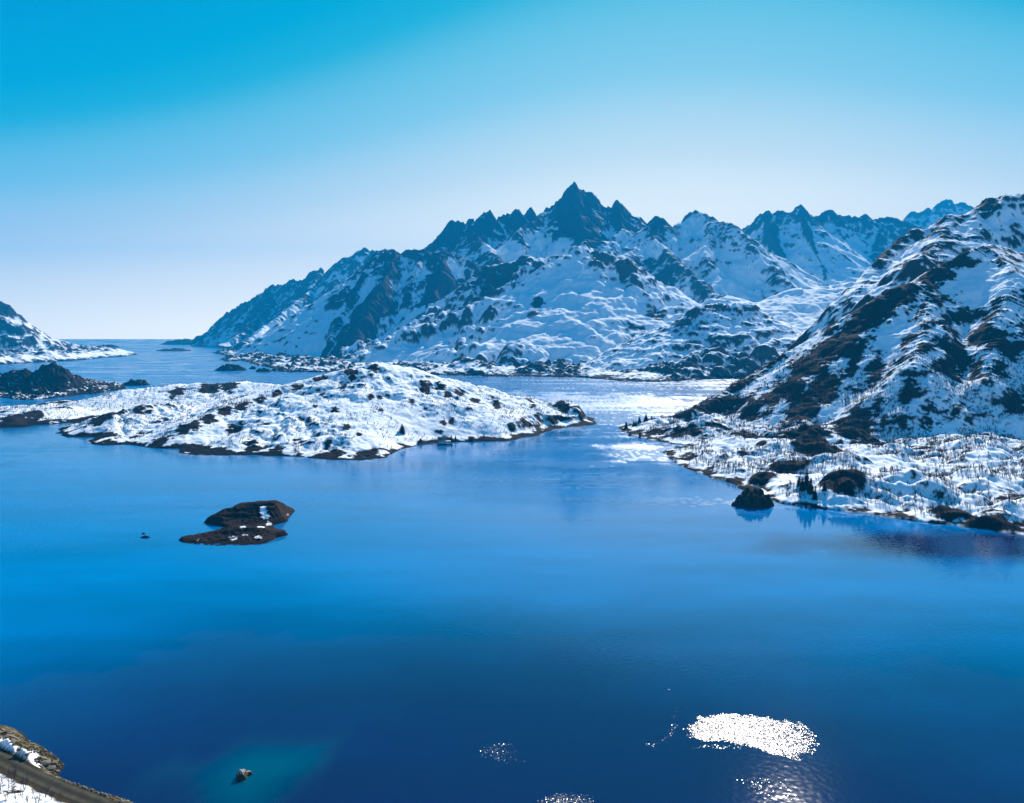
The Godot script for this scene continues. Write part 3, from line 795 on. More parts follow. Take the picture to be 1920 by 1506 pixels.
	list.append(near.merged({
		"name": "near_hillside", "marks": [[1690, 548, 26, 1.5, 0.40], [1655, 575, 28, 1.5, 0.43], [1620, 605, 30, 1.5, 0.43], [1580, 635, 30, 1.5, 0.43], [1545, 660, 30, 1.5, 0.43], [1510, 690, 32, 1.5, 0.43], [1480, 725, 34, 1.5, 0.47], [1450, 745, 26, 1.5, 0.43], [1410, 765, 28, 1.5, 0.43], [1370, 760, 26, 1.5, 0.43], [1345, 765, 18, 1.5, 0.43], [1530, 735, 34, 1.5, 0.43], [1500, 775, 36, 1.5, 0.47], [1520, 815, 32, 1.5, 0.47], [1485, 815, 24, 1.5, 0.43], [1595, 797, 44, 1.5, 0.58], [1550, 720, 30, 1.5, 0.36], [1600, 660, 24, 1.5, 0.36], [1270, 815, 34, 1.5, 0.58], [1230, 812, 22, 1.5, 0.50], [1310, 815, 20, 1.5, 0.36], [1290, 855, 22, 1.5, 0.36], [1340, 880, 26, 1.5, 0.36], [1250, 850, 16, 1.5, 0.50], [1380, 905, 22, 1.5, 0.43], [1640, 690, 18, 1.5, 0.36], [1590, 700, 16, 1.5, 0.36], [1680, 680, 16, 1.5, 0.36], [1700, 640, 14, 1.5, 0.36], [1730, 650, 12, 1.5, 0.36], [1780, 620, 16, 1.5, 0.36], [1760, 560, 20, 1.5, 0.29], [1800, 480, 22, 1.5, 0.36], [1770, 510, 20, 1.5, 0.36], [1740, 525, 22, 1.5, 0.36], [1840, 440, 20, 1.5, 0.29], [1860, 590, 14, 1.5, 0.36], [1830, 640, 20, 1.5, 0.36], [1870, 640, 22, 1.5, 0.43], [1900, 660, 20, 1.5, 0.36], [1790, 660, 24, 1.5, 0.43], [1815, 690, 20, 1.5, 0.36], [1900, 760, 18, 1.5, 0.36], [1880, 700, 14, 1.5, 0.36], [1700, 750, 12, 1.5, 0.29], [1650, 760, 14, 1.5, 0.29], [1740, 800, 12, 1.5, 0.29], [1430, 830, 16, 1.5, 0.29], [1400, 850, 18, 1.5, 0.36], [1480, 870, 26, 1.5, 0.58], [1580, 905, 34, 1.5, 0.65], [1430, 900, 18, 1.5, 0.43], [1560, 890, 16, 1.5, 0.36], [1640, 930, 14, 1.5, 0.36], [1780, 955, 26, 1.5, 0.36], [1700, 945, 12, 1.5, 0.29], [1860, 965, 28, 1.5, 0.36], [1900, 930, 24, 1.5, 0.29], [1850, 830, 60, 1.5, -0.4], [1172, 807, 15, 1.5, 0.65], [1196, 812, 16, 1.5, 0.58], [1720, 870, 50, 1.5, -0.4], [1650, 905, 30, 1.5, -0.5], [1680, 620, 40, 1.5, -0.35], [1850, 540, 50, 1.5, -0.4]], "strike": (spot(1680, 560, 1080) - spot(1420, 790, 860)).normalized(), "label": "steep snow and heath slope falling to the shore at right", "cell": 1.7, "shore_noise": 5.0, "rise": 0.7, "floor": 15.0, "rock_reach": 80.0, "knoll": 7.0, "knoll_size": 90.0, "ice": 0.5, "patchy": 0.5, "patch_size": 26.0, "box": [60, -1900, 1080, -330],
		"shore": [1160, 806, 1180, 815, 1215, 824, 1255, 832, 1300, 836, 1238, 848, 1262, 866, 1290, 879, 1340, 898, 1385, 913, 1420, 930, 1470, 945, 1530, 952, 1600, 962, 1700, 974, 1800, 988, 1920, 1004, 2200, 1040, 2500, 760, 2000, 720, 1600, 730, 1440, 738, 1330, 765, 1240, 790, 1165, 798],
		"ridges": [
			[0.75, 600.0, 0.2, 14.0, 4.0, 0.42, [1180, 802, 1010, 1250, 790, 1020, 1300, 770, 1040, 1345, 751, 1060, 1390, 718, 1080, 1440, 701, 1100, 1477, 674, 1110, 1520, 655, 1110, 1560, 640, 1110, 1613, 608, 1110, 1647, 578, 1110, 1680, 538, 1110, 1730, 531, 1120]],
			[0.8, 600.0, 0.2, 16.0, 4.0, 0.12, [1730, 531, 1120, 1760, 501, 1150, 1800, 464, 1190, 1847, 424, 1250, 1880, 404, 1280, 1920, 394, 1290, 2000, 375, 1300, 2150, 350, 1300]],
			[0.9, 80.0, 0.5, 12.0, 3.0, 0.1, [1730, 533, 1120, 1740, 600, 1010, 1720, 680, 910, 1700, 760, 860]],
			[0.9, 80.0, 0.5, 12.0, 3.0, 0.1, [1880, 406, 1280, 1900, 500, 1110, 1880, 600, 980, 1850, 700, 890]],
		],
		"bumps": [[1600, 800, 22, 26, 10, 0.9], [1480, 872, 10, 18, 8, 0.9], [1582, 912, 9, 19, 9, 0.9], [1535, 830, 18, 26, 8, 0.8], [1430, 897, 5, 13, 5, 0.8], [1680, 850, 16, 10, 3, 0.8], [1790, 960, 5, 14, 5, 0.7], [1860, 975, 5, 16, 5, 0.8]],
		"spots": [[1690, 700, 80, 40, 0.35], [1560, 700, 60, 55, 0.35], [1470, 790, 30, 60, 0.3], [1640, 640, 110, 30, 0.35], [1850, 640, 90, 25, 0.35], [1780, 720, 60, 22, 0.4]]}, true))
	list.append(near.merged({
		"name": "brown_islet", "label": "dark brown rocky islet of two low humps with small snow patches in open water", "cell": 0.55, "shore_noise": 1.6, "rise": 1.4, "floor": 0.8, "steep": 1.25, "rock_reach": 500.0, "knoll": 1.6, "knoll_size": 16.0, "fine": 0.5, "fine_size": 5.0, "ledge": 0.7, "ledge_size": 2.5, "warp": 1.5, "blend": 1.0, "tide": 0.6, "patch_size": 6.0, "curve_size": 2.0, "patchy": 0.2,
		"rock_color": Color(0.016, 0.009, 0.007), "rock_color2": Color(0.045, 0.03, 0.023),
		"shore": [330, 1013, 357, 1021, 407, 1023, 469, 1023, 500, 1019, 517, 1009, 540, 1003, 535, 997, 518, 996, 512, 985, 538, 978, 555, 957, 535, 950, 480, 949, 430, 958, 395, 970, 381, 980, 417, 988, 440, 991, 395, 999, 360, 1006],
		"ridges": [
			[0.7, 10.0, 0.5, 5.0, 0.6, 0.0, [393, 973, 492, 427, 954, 500, 459, 944, 506, 490, 941, 507, 511, 940, 508, 532, 945, 508, 550, 956, 506]],
			[0.6, 10.0, 0.4, 4.0, 0.6, 0.0, [340, 1012, 454, 394, 999, 459, 428, 991, 462, 460, 988, 463, 490, 989, 463, 519, 997, 462, 537, 1001, 461]],
		],
		"marks": [[495, 963, 7, 2.5, -0.8], [492, 954, 5, 2.0, -0.7], [502, 968, 4, 2.0, -0.7], [541, 969, 3, 2.0, -0.75], [490, 987, 9, 1.5, -0.6], [505, 984, 8, 1.5, -0.6], [455, 988, 5, 1.5, -0.5], [436, 1008, 9, 1.2, -0.36], [484, 1008, 8, 1.2, -0.36], [460, 1003, 6, 1.2, -0.33], [370, 1016, 8, 1.2, -0.4]]}, true))
	return list


func make_terrain() -> void:
	for d in lands():
		var t := Time.get_ticks_msec()
		var f := make_field(d)
		fields[d.name] = f
		for q in d.get("marks", []):
			mark(f, q)
		var m := field_mesh(f, d)
		tag(put(d.name, m, M.ground), d.label, "", "", "structure")
		print(d.name, " ", f.nx, "x", f.nz, " ", Time.get_ticks_msec() - t)


# where the line of sight meets a field
func cast(f: Dictionary, px: float, py: float) -> Vector3:
	var v := ray(px, py)
	var t := 100.0
	while t < 7000.0:
		var p := Vector3(0, EYE_HEIGHT, 0) + v * t
		if height_at(f, p.x, p.z) >= p.y or p.y < -1.0:
			return p
		t += minf(0.5, f.cell * 0.5) if t < 400.0 else f.cell * 0.5
	return sea(px, py)


# ---------------------------------------------------------------- the near shore with its road

func polyline(px: Array, y: float) -> PackedVector2Array:
	var out := PackedVector2Array()
	for i in range(0, px.size(), 2):
		var p := sea(px[i], px[i + 1], y)
		out.append(Vector2(p.x, p.z))
	return out


# [signed distance (positive on the right of the line), way along it]
func beside(line: PackedVector2Array, p: Vector2) -> Vector2:
	var best := 1e9
	var out := Vector2.ZERO
	var run := 0.0
	for i in line.size() - 1:
		var a := line[i]
		var e := line[i + 1] - a
		var long := e.length()
		var t := clampf((p - a).dot(e) / (long * long), 0.0, 1.0)
		var d := p - a - e * t
		if d.length() < best:
			best = d.length()
			out = Vector2(best * signf(e.cross(p - a)), run + t * long)
		run += long
	return out


func make_shore() -> void:
	var road := polyline([-420, 1195, -260, 1292, -120, 1368, 0, 1422, 26, 1436, 52, 1449, 91, 1467, 130, 1484, 169, 1499, 230, 1524, 300, 1554, 450, 1625, 640, 1720], 5.0)
	var coast := polyline([-420, 1165, -300, 1235, -150, 1325, -60, 1362, 0, 1369, 40, 1371, 50, 1385, 80, 1405, 113, 1425, 117, 1436, 110, 1451, 118, 1462, 140, 1471, 190, 1488, 230, 1501, 260, 1512, 330, 1543, 500, 1625, 700, 1730], 0.0)
	var snow_end := sea(66, 1441, 5.0)
	var bank_end := beside(road, Vector2(snow_end.x, snow_end.z)).y
	var cell := 0.55
	var lo := Vector2(-260, -300)
	var nx := int(220.0 / cell)
	var nz := int(180.0 / cell)
	var h := PackedFloat32Array()
	h.resize(nx * nz)
	var col := PackedColorArray()
	col.resize(nx * nz)
	var snow := Color(0.84, 0.85, 0.88)
	var earth := Color(0.028, 0.022, 0.016)
	var moss := Color(0.04, 0.036, 0.014)
	var straw := Color(0.075, 0.06, 0.028)
	var pale := Color(0.17, 0.15, 0.115)
	for j in nz:
		for i in nx:
			var p := lo + Vector2(i, j) * cell
			var r := beside(road, p)
			var u := -r.x
			var s := beside(coast, p).x + 1.4 * noise_a.get_noise_2d(p.x / 9.0, p.y / 9.0)
			var y := 5.0
			var n1 := noise_a.get_noise_2d(p.x / 7.0, p.y / 7.0)
			var n2 := noise_c.get_noise_2d(p.x / 2.2, p.y / 2.2)
			var n3 := noise_a.get_noise_2d(p.x / 22.0, p.y / 22.0 + 4.0)
			var c := moss
			if u > 2.5:
				var w := smoothstep(2.5, 5.0, u)
				y = 5.0 - (u - 2.5) * 0.12 + w * (n1 * 2.0 + absf(n2) * 1.5 + 0.3 + 0.7 * noise_b.get_noise_2d(p.x / 3.0, p.y / 3.0))
				c = moss.lerp(straw, smoothstep(-0.1, 0.3, n3 + n2 * 0.3)).lerp(pale, smoothstep(0.12, 0.22, n2 + n1 * 0.4) * w)
				c = c.lerp(earth, smoothstep(0.15, 0.4, -n1 + 0.2 * n2))
				if r.y < bank_end and u < 9.0:
					var b := smoothstep(3.0, 3.8, u) * smoothstep(6.2 + n1 * 2.2, 5.2 + n1 * 2.2, u) * smoothstep(bank_end, bank_end - 6.0, r.y + n1 * 3.0)
					y += b * 0.9
					c = c.lerp(snow, smoothstep(0.3, 0.45, b))
				c = c.lerp(earth, smoothstep(2.0, 0.6, s + n2))
			elif u < -2.5:
				var v := -u - 2.5
				y = 5.0 + minf(v * 0.5, 1.4) + maxf(v - 4.0, 0.0) * 0.34 + n1 * 0.7 * smoothstep(2.0, 8.0, v) + n2 * 0.25 + n3 * 1.6 * smoothstep(4.0, 16.0, v)
				var white := smoothstep(2.4, 3.0, v + n1 * 1.2) * smoothstep(0.42, 0.36, n3 + n2 * 0.35 + 0.1 * n1)
				white *= 1.0 - smoothstep(0.62, 0.7, sin((v - 0.2 * r.y) * 0.24) + n2 * 0.4) * 0.9
				c = earth.lerp(moss, clampf(0.3 + n2, 0, 1)).lerp(snow, white)
			else:
				c = earth
				y = 4.9
			y = minf(y, s * 0.8) if s > 0.0 else s * 0.45
			h[j * nx + i] = y
			col[j * nx + i] = c
	var f := {"h": h, "nx": nx, "nz": nz, "lo": lo, "cell": cell}
	fields["near_shore"] = f
	var st_v := PackedVector3Array()
	var st_n := PackedVector3Array()
	var st_c := PackedColorArray()
	var idx := PackedInt32Array()
	for j in nz:
		for i in nx:
			var k := j * nx + i
			st_v.append(Vector3(lo.x + i * cell, h[k], lo.y + j * cell))
			var l := h[k - 1] if i > 0 else h[k]
			var rr := h[k + 1] if i < nx - 1 else h[k]
			var up := h[k - nx] if j > 0 else h[k]
			var dn := h[k + nx] if j < nz - 1 else h[k]
			st_n.append(Vector3(l - rr, 2.0 * cell, up - dn).normalized())
			st_c.append(col[k])
	for j in nz - 1:
		for i in nx - 1:
			var k := j * nx + i
			if maxf(maxf(h[k], h[k + 1]), maxf(h[k + nx], h[k + nx + 1])) < -3.0:
				continue
			idx.append_array([k, k + 1, k + nx, k + 1, k + nx + 1, k + nx])
	tag(put("near_shore", surface(st_v, st_n, st_c, idx), M.ground), "near shore with snowy bank and mossy outcrop in the bottom left corner", "", "", "structure")

	# the road: a gravelly strip with two paler wheel tracks
	var v := PackedVector3Array()
	var n := PackedVector3Array()
	var c := PackedColorArray()
	idx = PackedInt32Array()
	var across := [-2.35, -2.15, -1.6, -1.0, -0.4, 0.4, 1.0, 1.6, 2.15, 2.35]
	var tone := [0.45, 0.7, 1.4, 1.15, 0.65, 0.65, 1.15, 1.4, 0.7, 0.45]
	var points := smooth_line(road, 1.5)
	for i in points.size():
		var a := points[maxi(i - 1, 0)]
		var b := points[mini(i + 1, points.size() - 1)]
		var side := (b - a).normalized().orthogonal()
		for q in across.size():
			var p: Vector2 = points[i] + side * across[q]
			var y: float = 5.09 - 0.012 * across[q] * across[q] - (0.12 if q == 0 or q == 9 else 0.0)
			v.append(Vector3(p.x, y, p.y))
			n.append(Vector3.UP)
			var t: float = tone[q] * (1.0 + 0.35 * noise_c.get_noise_2d(p.x / 3.0, p.y / 3.0))
			c.append(Color(0.05 * t, 0.046 * t, 0.032 * t))
			if i > 0 and q > 0:
				var k := i * across.size() + q
				var w := across.size()
				idx.append_array([k - w - 1, k - w, k - 1, k - w, k, k - 1])
	var m := surface(v, n, c, idx)
	tag(put("road", m, M.road), "grey brown road running along the near shore below the snow bank", "", "", "structure")

	# pale edge stones on the seaward side of the road
	var first: MeshInstance3D
	var rng := RandomNumberGenerator.new()
	rng.seed = 9
	var stones := [stone_mesh(rng, 3, 0.22), stone_mesh(rng, 3, 0.22), stone_mesh(rng, 3, 0.22)]
	for i in range(0, 26):
		var at := sea(78.0 + i * 6.6, 1452.0 + i * 2.62, 5.0)
		var r := beside(road, Vector2(at.x, at.z))
		var e := points[0]
		for p in points:
			if p.distance_to(Vector2(at.x, at.z)) < e.distance_to(Vector2(at.x, at.z)):
				e = p
		var away := (Vector2(at.x, at.z) - e).normalized()
		var q: Vector2 = e + away * (3.1 + 0.4 * noise_a.get_noise_1d(i * 3.3))
		var o := put("edge_stone", stones[i % 3], M.pale_stone)
		o.position = Vector3(q.x, height_at(f, q.x, q.y) + 0.12, q.y)
		o.scale = Vector3.ONE * rng.randf_range(0.3, 0.62)
		o.rotation.y = rng.randf() * TAU
		tag(o, "pale stone on the seaward edge of the near road, %s from the outcrop" % ORDER[i], "stone", "stones lining the near road")
	# rubble and tufts on the outcrop, too small to pick apart
	var heap := MultiMesh.new()
	heap.transform_format = MultiMesh.TRANSFORM_3D
	heap.use_colors = true
	heap.mesh = stone_mesh(rng, 2, 0.3)
	var bits := []
	while bits.size() < 1500:
		var at := sea(rng.randf_range(-10, 240), rng.randf_range(1366, 1512), 4.5)
		var r := beside(road, Vector2(at.x, at.z))
		var y := height_at(f, at.x, at.z)
		if -r.x < 4.6 or y < 0.2 or noise_a.get_noise_2d(at.x / 5.0, at.z / 5.0) + rng.randf_range(-0.25, 0.25) < 0.0:
			continue
		bits.append(Vector3(at.x, y, at.z))
	heap.instance_count = bits.size()
	for i in bits.size():
		var b := Basis.from_euler(Vector3(0, rng.randf() * TAU, 0)).scaled(Vector3(1, 0.6, 1) * rng.randf_range(0.12, 0.5) * rng.randf_range(0.6, 1.2))
		heap.set_instance_transform(i, Transform3D(b, bits[i]))
		var g := rng.randf()
		heap.set_instance_color(i, Color(0.03, 0.026, 0.014) if g < 0.55 else Color(0.1, 0.08, 0.042) if g < 0.85 else Color(0.22, 0.2, 0.165))
	var rubble := MultiMeshInstance3D.new()
	rubble.multimesh = heap
	rubble.material_override = M.ground
	rubble.name = numbered("rubble")
	add_child(rubble)
	tag(rubble, "mottled rubble and dry tufts covering the outcrop by the near road", "rubble", "", "stuff")
	# boulders on the outcrop
	var tops := [[23, 1394, 1.1, "large grey boulder on the mossy outcrop left of the water"], [38, 1406, 0.8, "pale slab between grass tufts above the snow strip"], [51, 1416, 0.7, "small tan boulder in the middle of the outcrop"], [85, 1433, 1.3, "broad tan rock at the seaward point of the outcrop"], [100, 1431, 0.9, "grey rock nearest the tip of the outcrop"], [95, 1443, 1.2, "rounded grey boulder at the foot of the outcrop by the road"], [66, 1403, 0.8, "dark rock on the outcrop edge over the water"], [9, 1383, 0.7, "brown stone at the far end of the outcrop"]]
	for t in tops:
		var p := cast(f, t[0], t[1])
		var o := put("boulder", stone_mesh(rng, 5, 0.24), M.pale_stone if t[2] > 0.75 else M.tan_stone)
		o.position = Vector3(p.x, height_at(f, p.x, p.z) + t[2] * 0.15, p.z)
		o.scale = Vector3(t[2] * 1.25, t[2] * 0.5, t[2])
		o.rotation.y = rng.randf() * TAU
		tag(o, t[3], "boulder")


func smooth_line(a: PackedVector2Array, step: float) -> PackedVector2Array:
	var c := Curve2D.new()
	for i in a.size():
		var t := (a[mini(i + 1, a.size() - 1)] - a[maxi(i - 1, 0)]) * 0.16
		c.add_point(a[i], -t, t)
	c.bake_interval = step
	return c.get_baked_points()


func surface(v: PackedVector3Array, n: PackedVector3Array, c: PackedColorArray, idx: PackedInt32Array) -> ArrayMesh:
	var arr := []
	arr.resize(Mesh.ARRAY_MAX)
	arr[Mesh.ARRAY_VERTEX] = v
	arr[Mesh.ARRAY_NORMAL] = n
	if c.size():
		arr[Mesh.ARRAY_COLOR] = c
	arr[Mesh.ARRAY_INDEX] = idx
	var m := ArrayMesh.new()
	m.add_surface_from_arrays(Mesh.PRIMITIVE_TRIANGLES, arr)
	return m


# a rough rock of about unit radius: a sphere pushed about and cut by planes
func stone_mesh(rng: RandomNumberGenerator, rings: int, rough: float, tint: Variant = null) -> ArrayMesh:
	var st := SurfaceTool.new()
	st.begin(Mesh.PRIMITIVE_TRIANGLES)
	var cuts := []
	for k in 9:
		cuts.append([Vector3(rng.randf_range(-1, 1), rng.randf_range(-0.5, 1), rng.randf_range(-1, 1)).normalized(), rng.randf_range(0.62, 0.9)])
	var seed3 := Vector3(rng.randf(), rng.randf(), rng.randf()) * 50.0
	var nr := rings * 2
	var ns := rings * 4
	var pts := []
	for j in nr + 1:
		for i in ns:
			var a := PI * j / nr
			var b := TAU * i / ns
			var d := Vector3(sin(a) * cos(b), cos(a), sin(a) * sin(b))
			var r := 1.0 + rough * noise_a.get_noise_3d(d.x * 1.3 + seed3.x, d.y * 1.3 + seed3.y, d.z * 1.3 + seed3.z) * 1.6
			for c in cuts:
				var q: float = d.dot(c[0])
				if q > 0.05:
					r = minf(r, c[1] / q)
			pts.append(d * r)
	for j in nr:
		for i in ns:
			var a := j * ns + i
			var b := j * ns + (i + 1) % ns
			for k in [a, b, a + ns, b, b + ns, a + ns]:
				if tint != null:
					st.set_color(tint.call(pts[k]))
				st.add_vertex(pts[k])
	st.generate_normals()
	return st.commit()


# ---------------------------------------------------------------- low rocks in the water

func make_skerries() -> void:
	var rng := RandomNumberGenerator.new()
	rng.seed = 21
	# px, py of the waterline, width and height in pixels of the photograph, label
	var list := [
		[256, 722, 48, 9, "long low dark skerry just behind the left end of the island"],
		[433, 695, 50, 10, "flat dark skerry in front of the hazy headland"],
		[474, 692, 13, 5, "tiny dark rock right of the flat skerry"],
		[494, 697, 30, 6, "low dark reef at the foot of the far bluffs"],
		[326, 658, 58, 4, "thin dark skerry in the far sea left of the headland"],
		[345, 646, 80, 8, "faint blue islet beside the tip of the hazy headland"],
		[201, 652, 38, 5, "faint blue islet off the left mountain"],
		[269, 1001, 8, 2, "upper of two tiny reefs left of the brown islet"],
		[272, 1008, 20, 3, "lower longer of two tiny reefs left of the brown islet"],
	]
	for t in list:
		var p := sea(t[0], t[1])
		var away := p.distance_to(Vector3(0, EYE_HEIGHT, 0))
		var w: float = t[2] * away / FOCAL * 0.5
		var h: float = maxf(t[3] * away / FOCAL, 0.5)
		var o := put("skerry", skerry_mesh(rng, w, h), M.ground)
		o.position = p + Vector3(0, -0.05, 0)
		tag(o, t[4], "skerry")
	# the dark heath knob that stands in the water below the right slope
	var p := sea(1412, 953)
	var knob := put("heath_knob", skerry_mesh(rng, 13.6, 9.5, 0.85, 3.4), M.ground)
	knob.position = p + Vector3(2.5, -0.1, -9.5)
	tag(knob, "round dark heath covered knob standing in the water below the right slope", "rock knob")


func skerry_mesh(rng: RandomNumberGenerator, w: float, h: float, deep := 0.6, dome := 2.4) -> ArrayMesh:
	var nr := 22
	var ns := 44
	var v := PackedVector3Array()
	var c := PackedColorArray()
	var s := Vector2(rng.randf(), rng.randf()) * 90.0
	var shape := []
	for j in nr + 1:
		var r := float(j) / nr
		for i in ns:
			var a := TAU * i / ns
			var d := Vector2(cos(a), sin(a))
			var edge := 1.0 + 0.3 * noise_a.get_noise_2d(d.x * 0.9 + s.x, d.y * 0.9 + s.y)
			var p := d * r * edge
			var lump := 0.75 + 0.9 * noise_a.get_noise_2d(p.x * 1.7 + s.y, p.y * 1.7 + s.x) + 0.18 * noise_b.get_noise_2d(p.x * 4.0 + s.x, p.y * 4.0)
			var y := h * pow(maxf(1.0 - pow(r, dome), 0.0), 0.8) * maxf(lump, 0.1) - 0.6 * r * r
			v.append(Vector3(p.x * w, y, p.y * w * deep))
			var g := clampf(0.4 + noise_a.get_noise_2d(p.x * 5.0 + s.x, p.y * 5.0), 0.0, 1.0)
			c.append(Color(0.022, 0.018, 0.014).lerp(Color(0.055, 0.045, 0.034), g))
	var st := SurfaceTool.new()
	st.begin(Mesh.PRIMITIVE_TRIANGLES)
	st.set_smooth_group(0)
	for j in nr:
		for i in ns:
			var a := j * ns + i
			var b := j * ns + (i + 1) % ns
			for k in [a, b, a + ns, b, b + ns, a + ns]:
				st.set_color(c[k])
				st.add_vertex(v[k])
	st.index()
	st.generate_normals()
	return st.commit()


func make_boulder_islet() -> void:
	var rng := RandomNumberGenerator.new()
	rng.seed = 5
	var tint := func(p: Vector3) -> Color:
		var g := 0.5 + 0.5 * noise_a.get_noise_3d(p.x * 2.5, p.y * 2.5, p.z * 2.5)
		var base := Color(0.03, 0.02, 0.015).lerp(Color(0.11, 0.085, 0.06), g)
		return base.lerp(Color(0.4, 0.38, 0.35), smoothstep(0.62, 0.8, p.y + 0.8 * noise_a.get_noise_3d(p.x * 3.0 + 9.0, p.y, p.z * 3.0)))
	var o := Node3D.new()
	o.name = numbered("boulder_islet")
	add_child(o)
	o.position = sea(454, 1458)
	tag(o, "lone boulder with white streaked top rising from the turquoise shallows", "boulder")
	var big := put("main_boulder", stone_mesh(rng, 10, 0.35, tint), M.ground, o)
	big.scale = Vector3(1.5, 1.9, 2.0)
	big.position.y = 0.35
	big.rotation.y = 0.5
	var small := put("side_boulder", stone_mesh(rng, 8, 0.35, tint), M.ground, o)
	small.scale = Vector3(1.1, 0.9, 1.0)
	small.position = Vector3(1.2, 0.15, -1.7)


# ---------------------------------------------------------------- the cabin on the island

func slab(size: Vector3, at: Vector3, bevel := 0.02) -> ArrayMesh:
	var st := SurfaceTool.new()
	st.begin(Mesh.PRIMITIVE_TRIANGLES)
	add_slab(st, size, at, bevel)
	st.generate_normals()
	return st.commit()


func add_slab(st: SurfaceTool, size: Vector3, at: Vector3, bevel := 0.02) -> void:
	st.set_smooth_group(-1)
	var h := size * 0.5
	var b := minf(bevel, minf(h.x, minf(h.y, h.z)) * 0.5)
	# eight corners, each cut into three points
	var q := {}
	for x in [-1, 1]:
		for y in [-1, 1]:
			for z in [-1, 1]:
				var c := Vector3(x * h.x, y * h.y, z * h.z)
				q[[x, y, z, 0]] = at + c - Vector3(0, y * b, z * b)
				q[[x, y, z, 1]] = at + c - Vector3(x * b, 0, z * b)
				q[[x, y, z, 2]] = at + c - Vector3(x * b, y * b, 0)
	var face := func(p: Array) -> void:
		var n: Vector3 = (p[1] - p[0]).cross(p[2] - p[0])
		if n.dot(p[0] + p[2] - 2.0 * at) > 0.0:
			p.reverse()
		for k in range(1, p.size() - 1):
			for v in [p[0], p[k], p[k + 1]]:
				st.add_vertex(v)
	for s in [-1, 1]:
		face.call([q[[s, -1, -1, 0]], q[[s, 1, -1, 0]], q[[s, 1, 1, 0]], q[[s, -1, 1, 0]]])
		face.call([q[[-1, s, -1, 1]], q[[1, s, -1, 1]], q[[1, s, 1, 1]], q[[-1, s, 1, 1]]])
		face.call([q[[-1, -1, s, 2]], q[[1, -1, s, 2]], q[[1, 1, s, 2]], q[[-1, 1, s, 2]]])
		for t in [-1, 1]:
			face.call([q[[-1, s, t, 1]], q[[1, s, t, 1]], q[[1, s, t, 2]], q[[-1, s, t, 2]]])
			face.call([q[[s, -1, t, 0]], q[[s, 1, t, 0]], q[[s, 1, t, 2]], q[[s, -1, t, 2]]])
			face.call([q[[s, t, -1, 0]], q[[s, t, 1, 0]], q[[s, t, 1, 1]], q[[s, t, -1, 1]]])
			for r in [-1, 1]:
				face.call([q[[s, t, r, 0]], q[[s, t, r, 1]], q[[s, t, r, 2]]])


func make_cabin() -> void:
	var at := sea(829, 826.5, CABIN_Y)
	var o := Node3D.new()
	o.name = numbered("cabin")
	add_child(o)
	o.position = at
	o.rotation.y = atan2(-at.x, -at.z) + 0.08
	tag(o, "blue grey wooden cabin with dark flat roof on the island shore", "cabin")
	put("foundation", slab(Vector3(9.4, 1.4, 6.4), Vector3(0, -0.3, 0)), M.stone, o)
	put("wall", slab(Vector3(9.0, 3.0, 6.0), Vector3(0, 1.9, 0)), M.cabin_wall, o)
	put("roof", slab(Vector3(10.0, 0.55, 7.2), Vector3(0, 3.68, 0.1), 0.08), M.dark_wood, o)
	put("chimney", slab(Vector3(0.7, 1.1, 0.7), Vector3(2.4, 4.4, -1.0)), M.stone, o)
	for x in [-3.3, -1.2, 1.0, 3.2]:
		var w := put("window", slab(Vector3(1.3, 1.3, 0.12), Vector3(x, 2.2, 3.05)), M.trim, o)
		put("pane", slab(Vector3(1.1, 1.1, 0.05), Vector3(x, 2.2, 3.115)), M.glass, w)
	var d := put("door", slab(Vector3(0.95, 2.0, 0.12), Vector3(-2.3, 1.42, 3.05)), M.dark_wood, o)
	put("handle", slab(Vector3(0.12, 0.05, 0.06), Vector3(-1.95, 1.4, 3.14)), M.trim, d)
	put("terrace", slab(Vector3(13.0, 0.35, 3.6), Vector3(2.2, 0.22, 5.0)), M.snow, o)

	var quay := Node3D.new()
	quay.name = numbered("quay")
	add_child(quay)
	var q := sea(832, 834.5, 0.0)
	quay.position = q
	quay.rotation.y = atan2(-q.x, -q.z)
	tag(quay, "dark timber quay in front of the cabin at the water", "quay")
	put("deck", slab(Vector3(17.0, 0.35, 4.0), Vector3(1.0, 1.5, 0)), M.dark_wood, quay)
	put("front_boarding", slab(Vector3(16.6, 1.2, 0.2), Vector3(1.0, 0.7, 1.7)), M.dark_wood, quay)
	for i in 6:
		put("post", slab(Vector3(0.35, 3.4, 0.35), Vector3(-7.0 + i * 3.2, 0.2, 2.05)), M.dark_wood, quay)
	var ramp := put("slipway", slab(Vector3(9.0, 0.25, 1.6), Vector3.ZERO), M.snow)
	ramp.position = sea(846.5, 833.0, 0.9)
	ramp.rotation = Vector3(0, 0.25, -0.2)
	tag(ramp, "snowy slipway slanting into the water right of the quay", "slipway")


const CABIN_Y := 3.0


# ---------------------------------------------------------------- trees

func add_stick(st: SurfaceTool, a: Vector3, b: Vector3, ra: float, rb: float, sides := 3) -> void:
	var d := (b - a).normalized()
	var x := d.cross(Vector3(0.31, 0.2, 0.93)).normalized()
	var y := d.cross(x)
	for i in sides:
		var p := x * cos(TAU * i / sides) + y * sin(TAU * i / sides)
		var q := x * cos(TAU * (i + 1) / sides) + y * sin(TAU * (i + 1) / sides)
		for v in [a + p * ra, b + q * rb, a + q * ra, a + p * ra, b + p * rb, b + q * rb]:
			st.add_vertex(v)


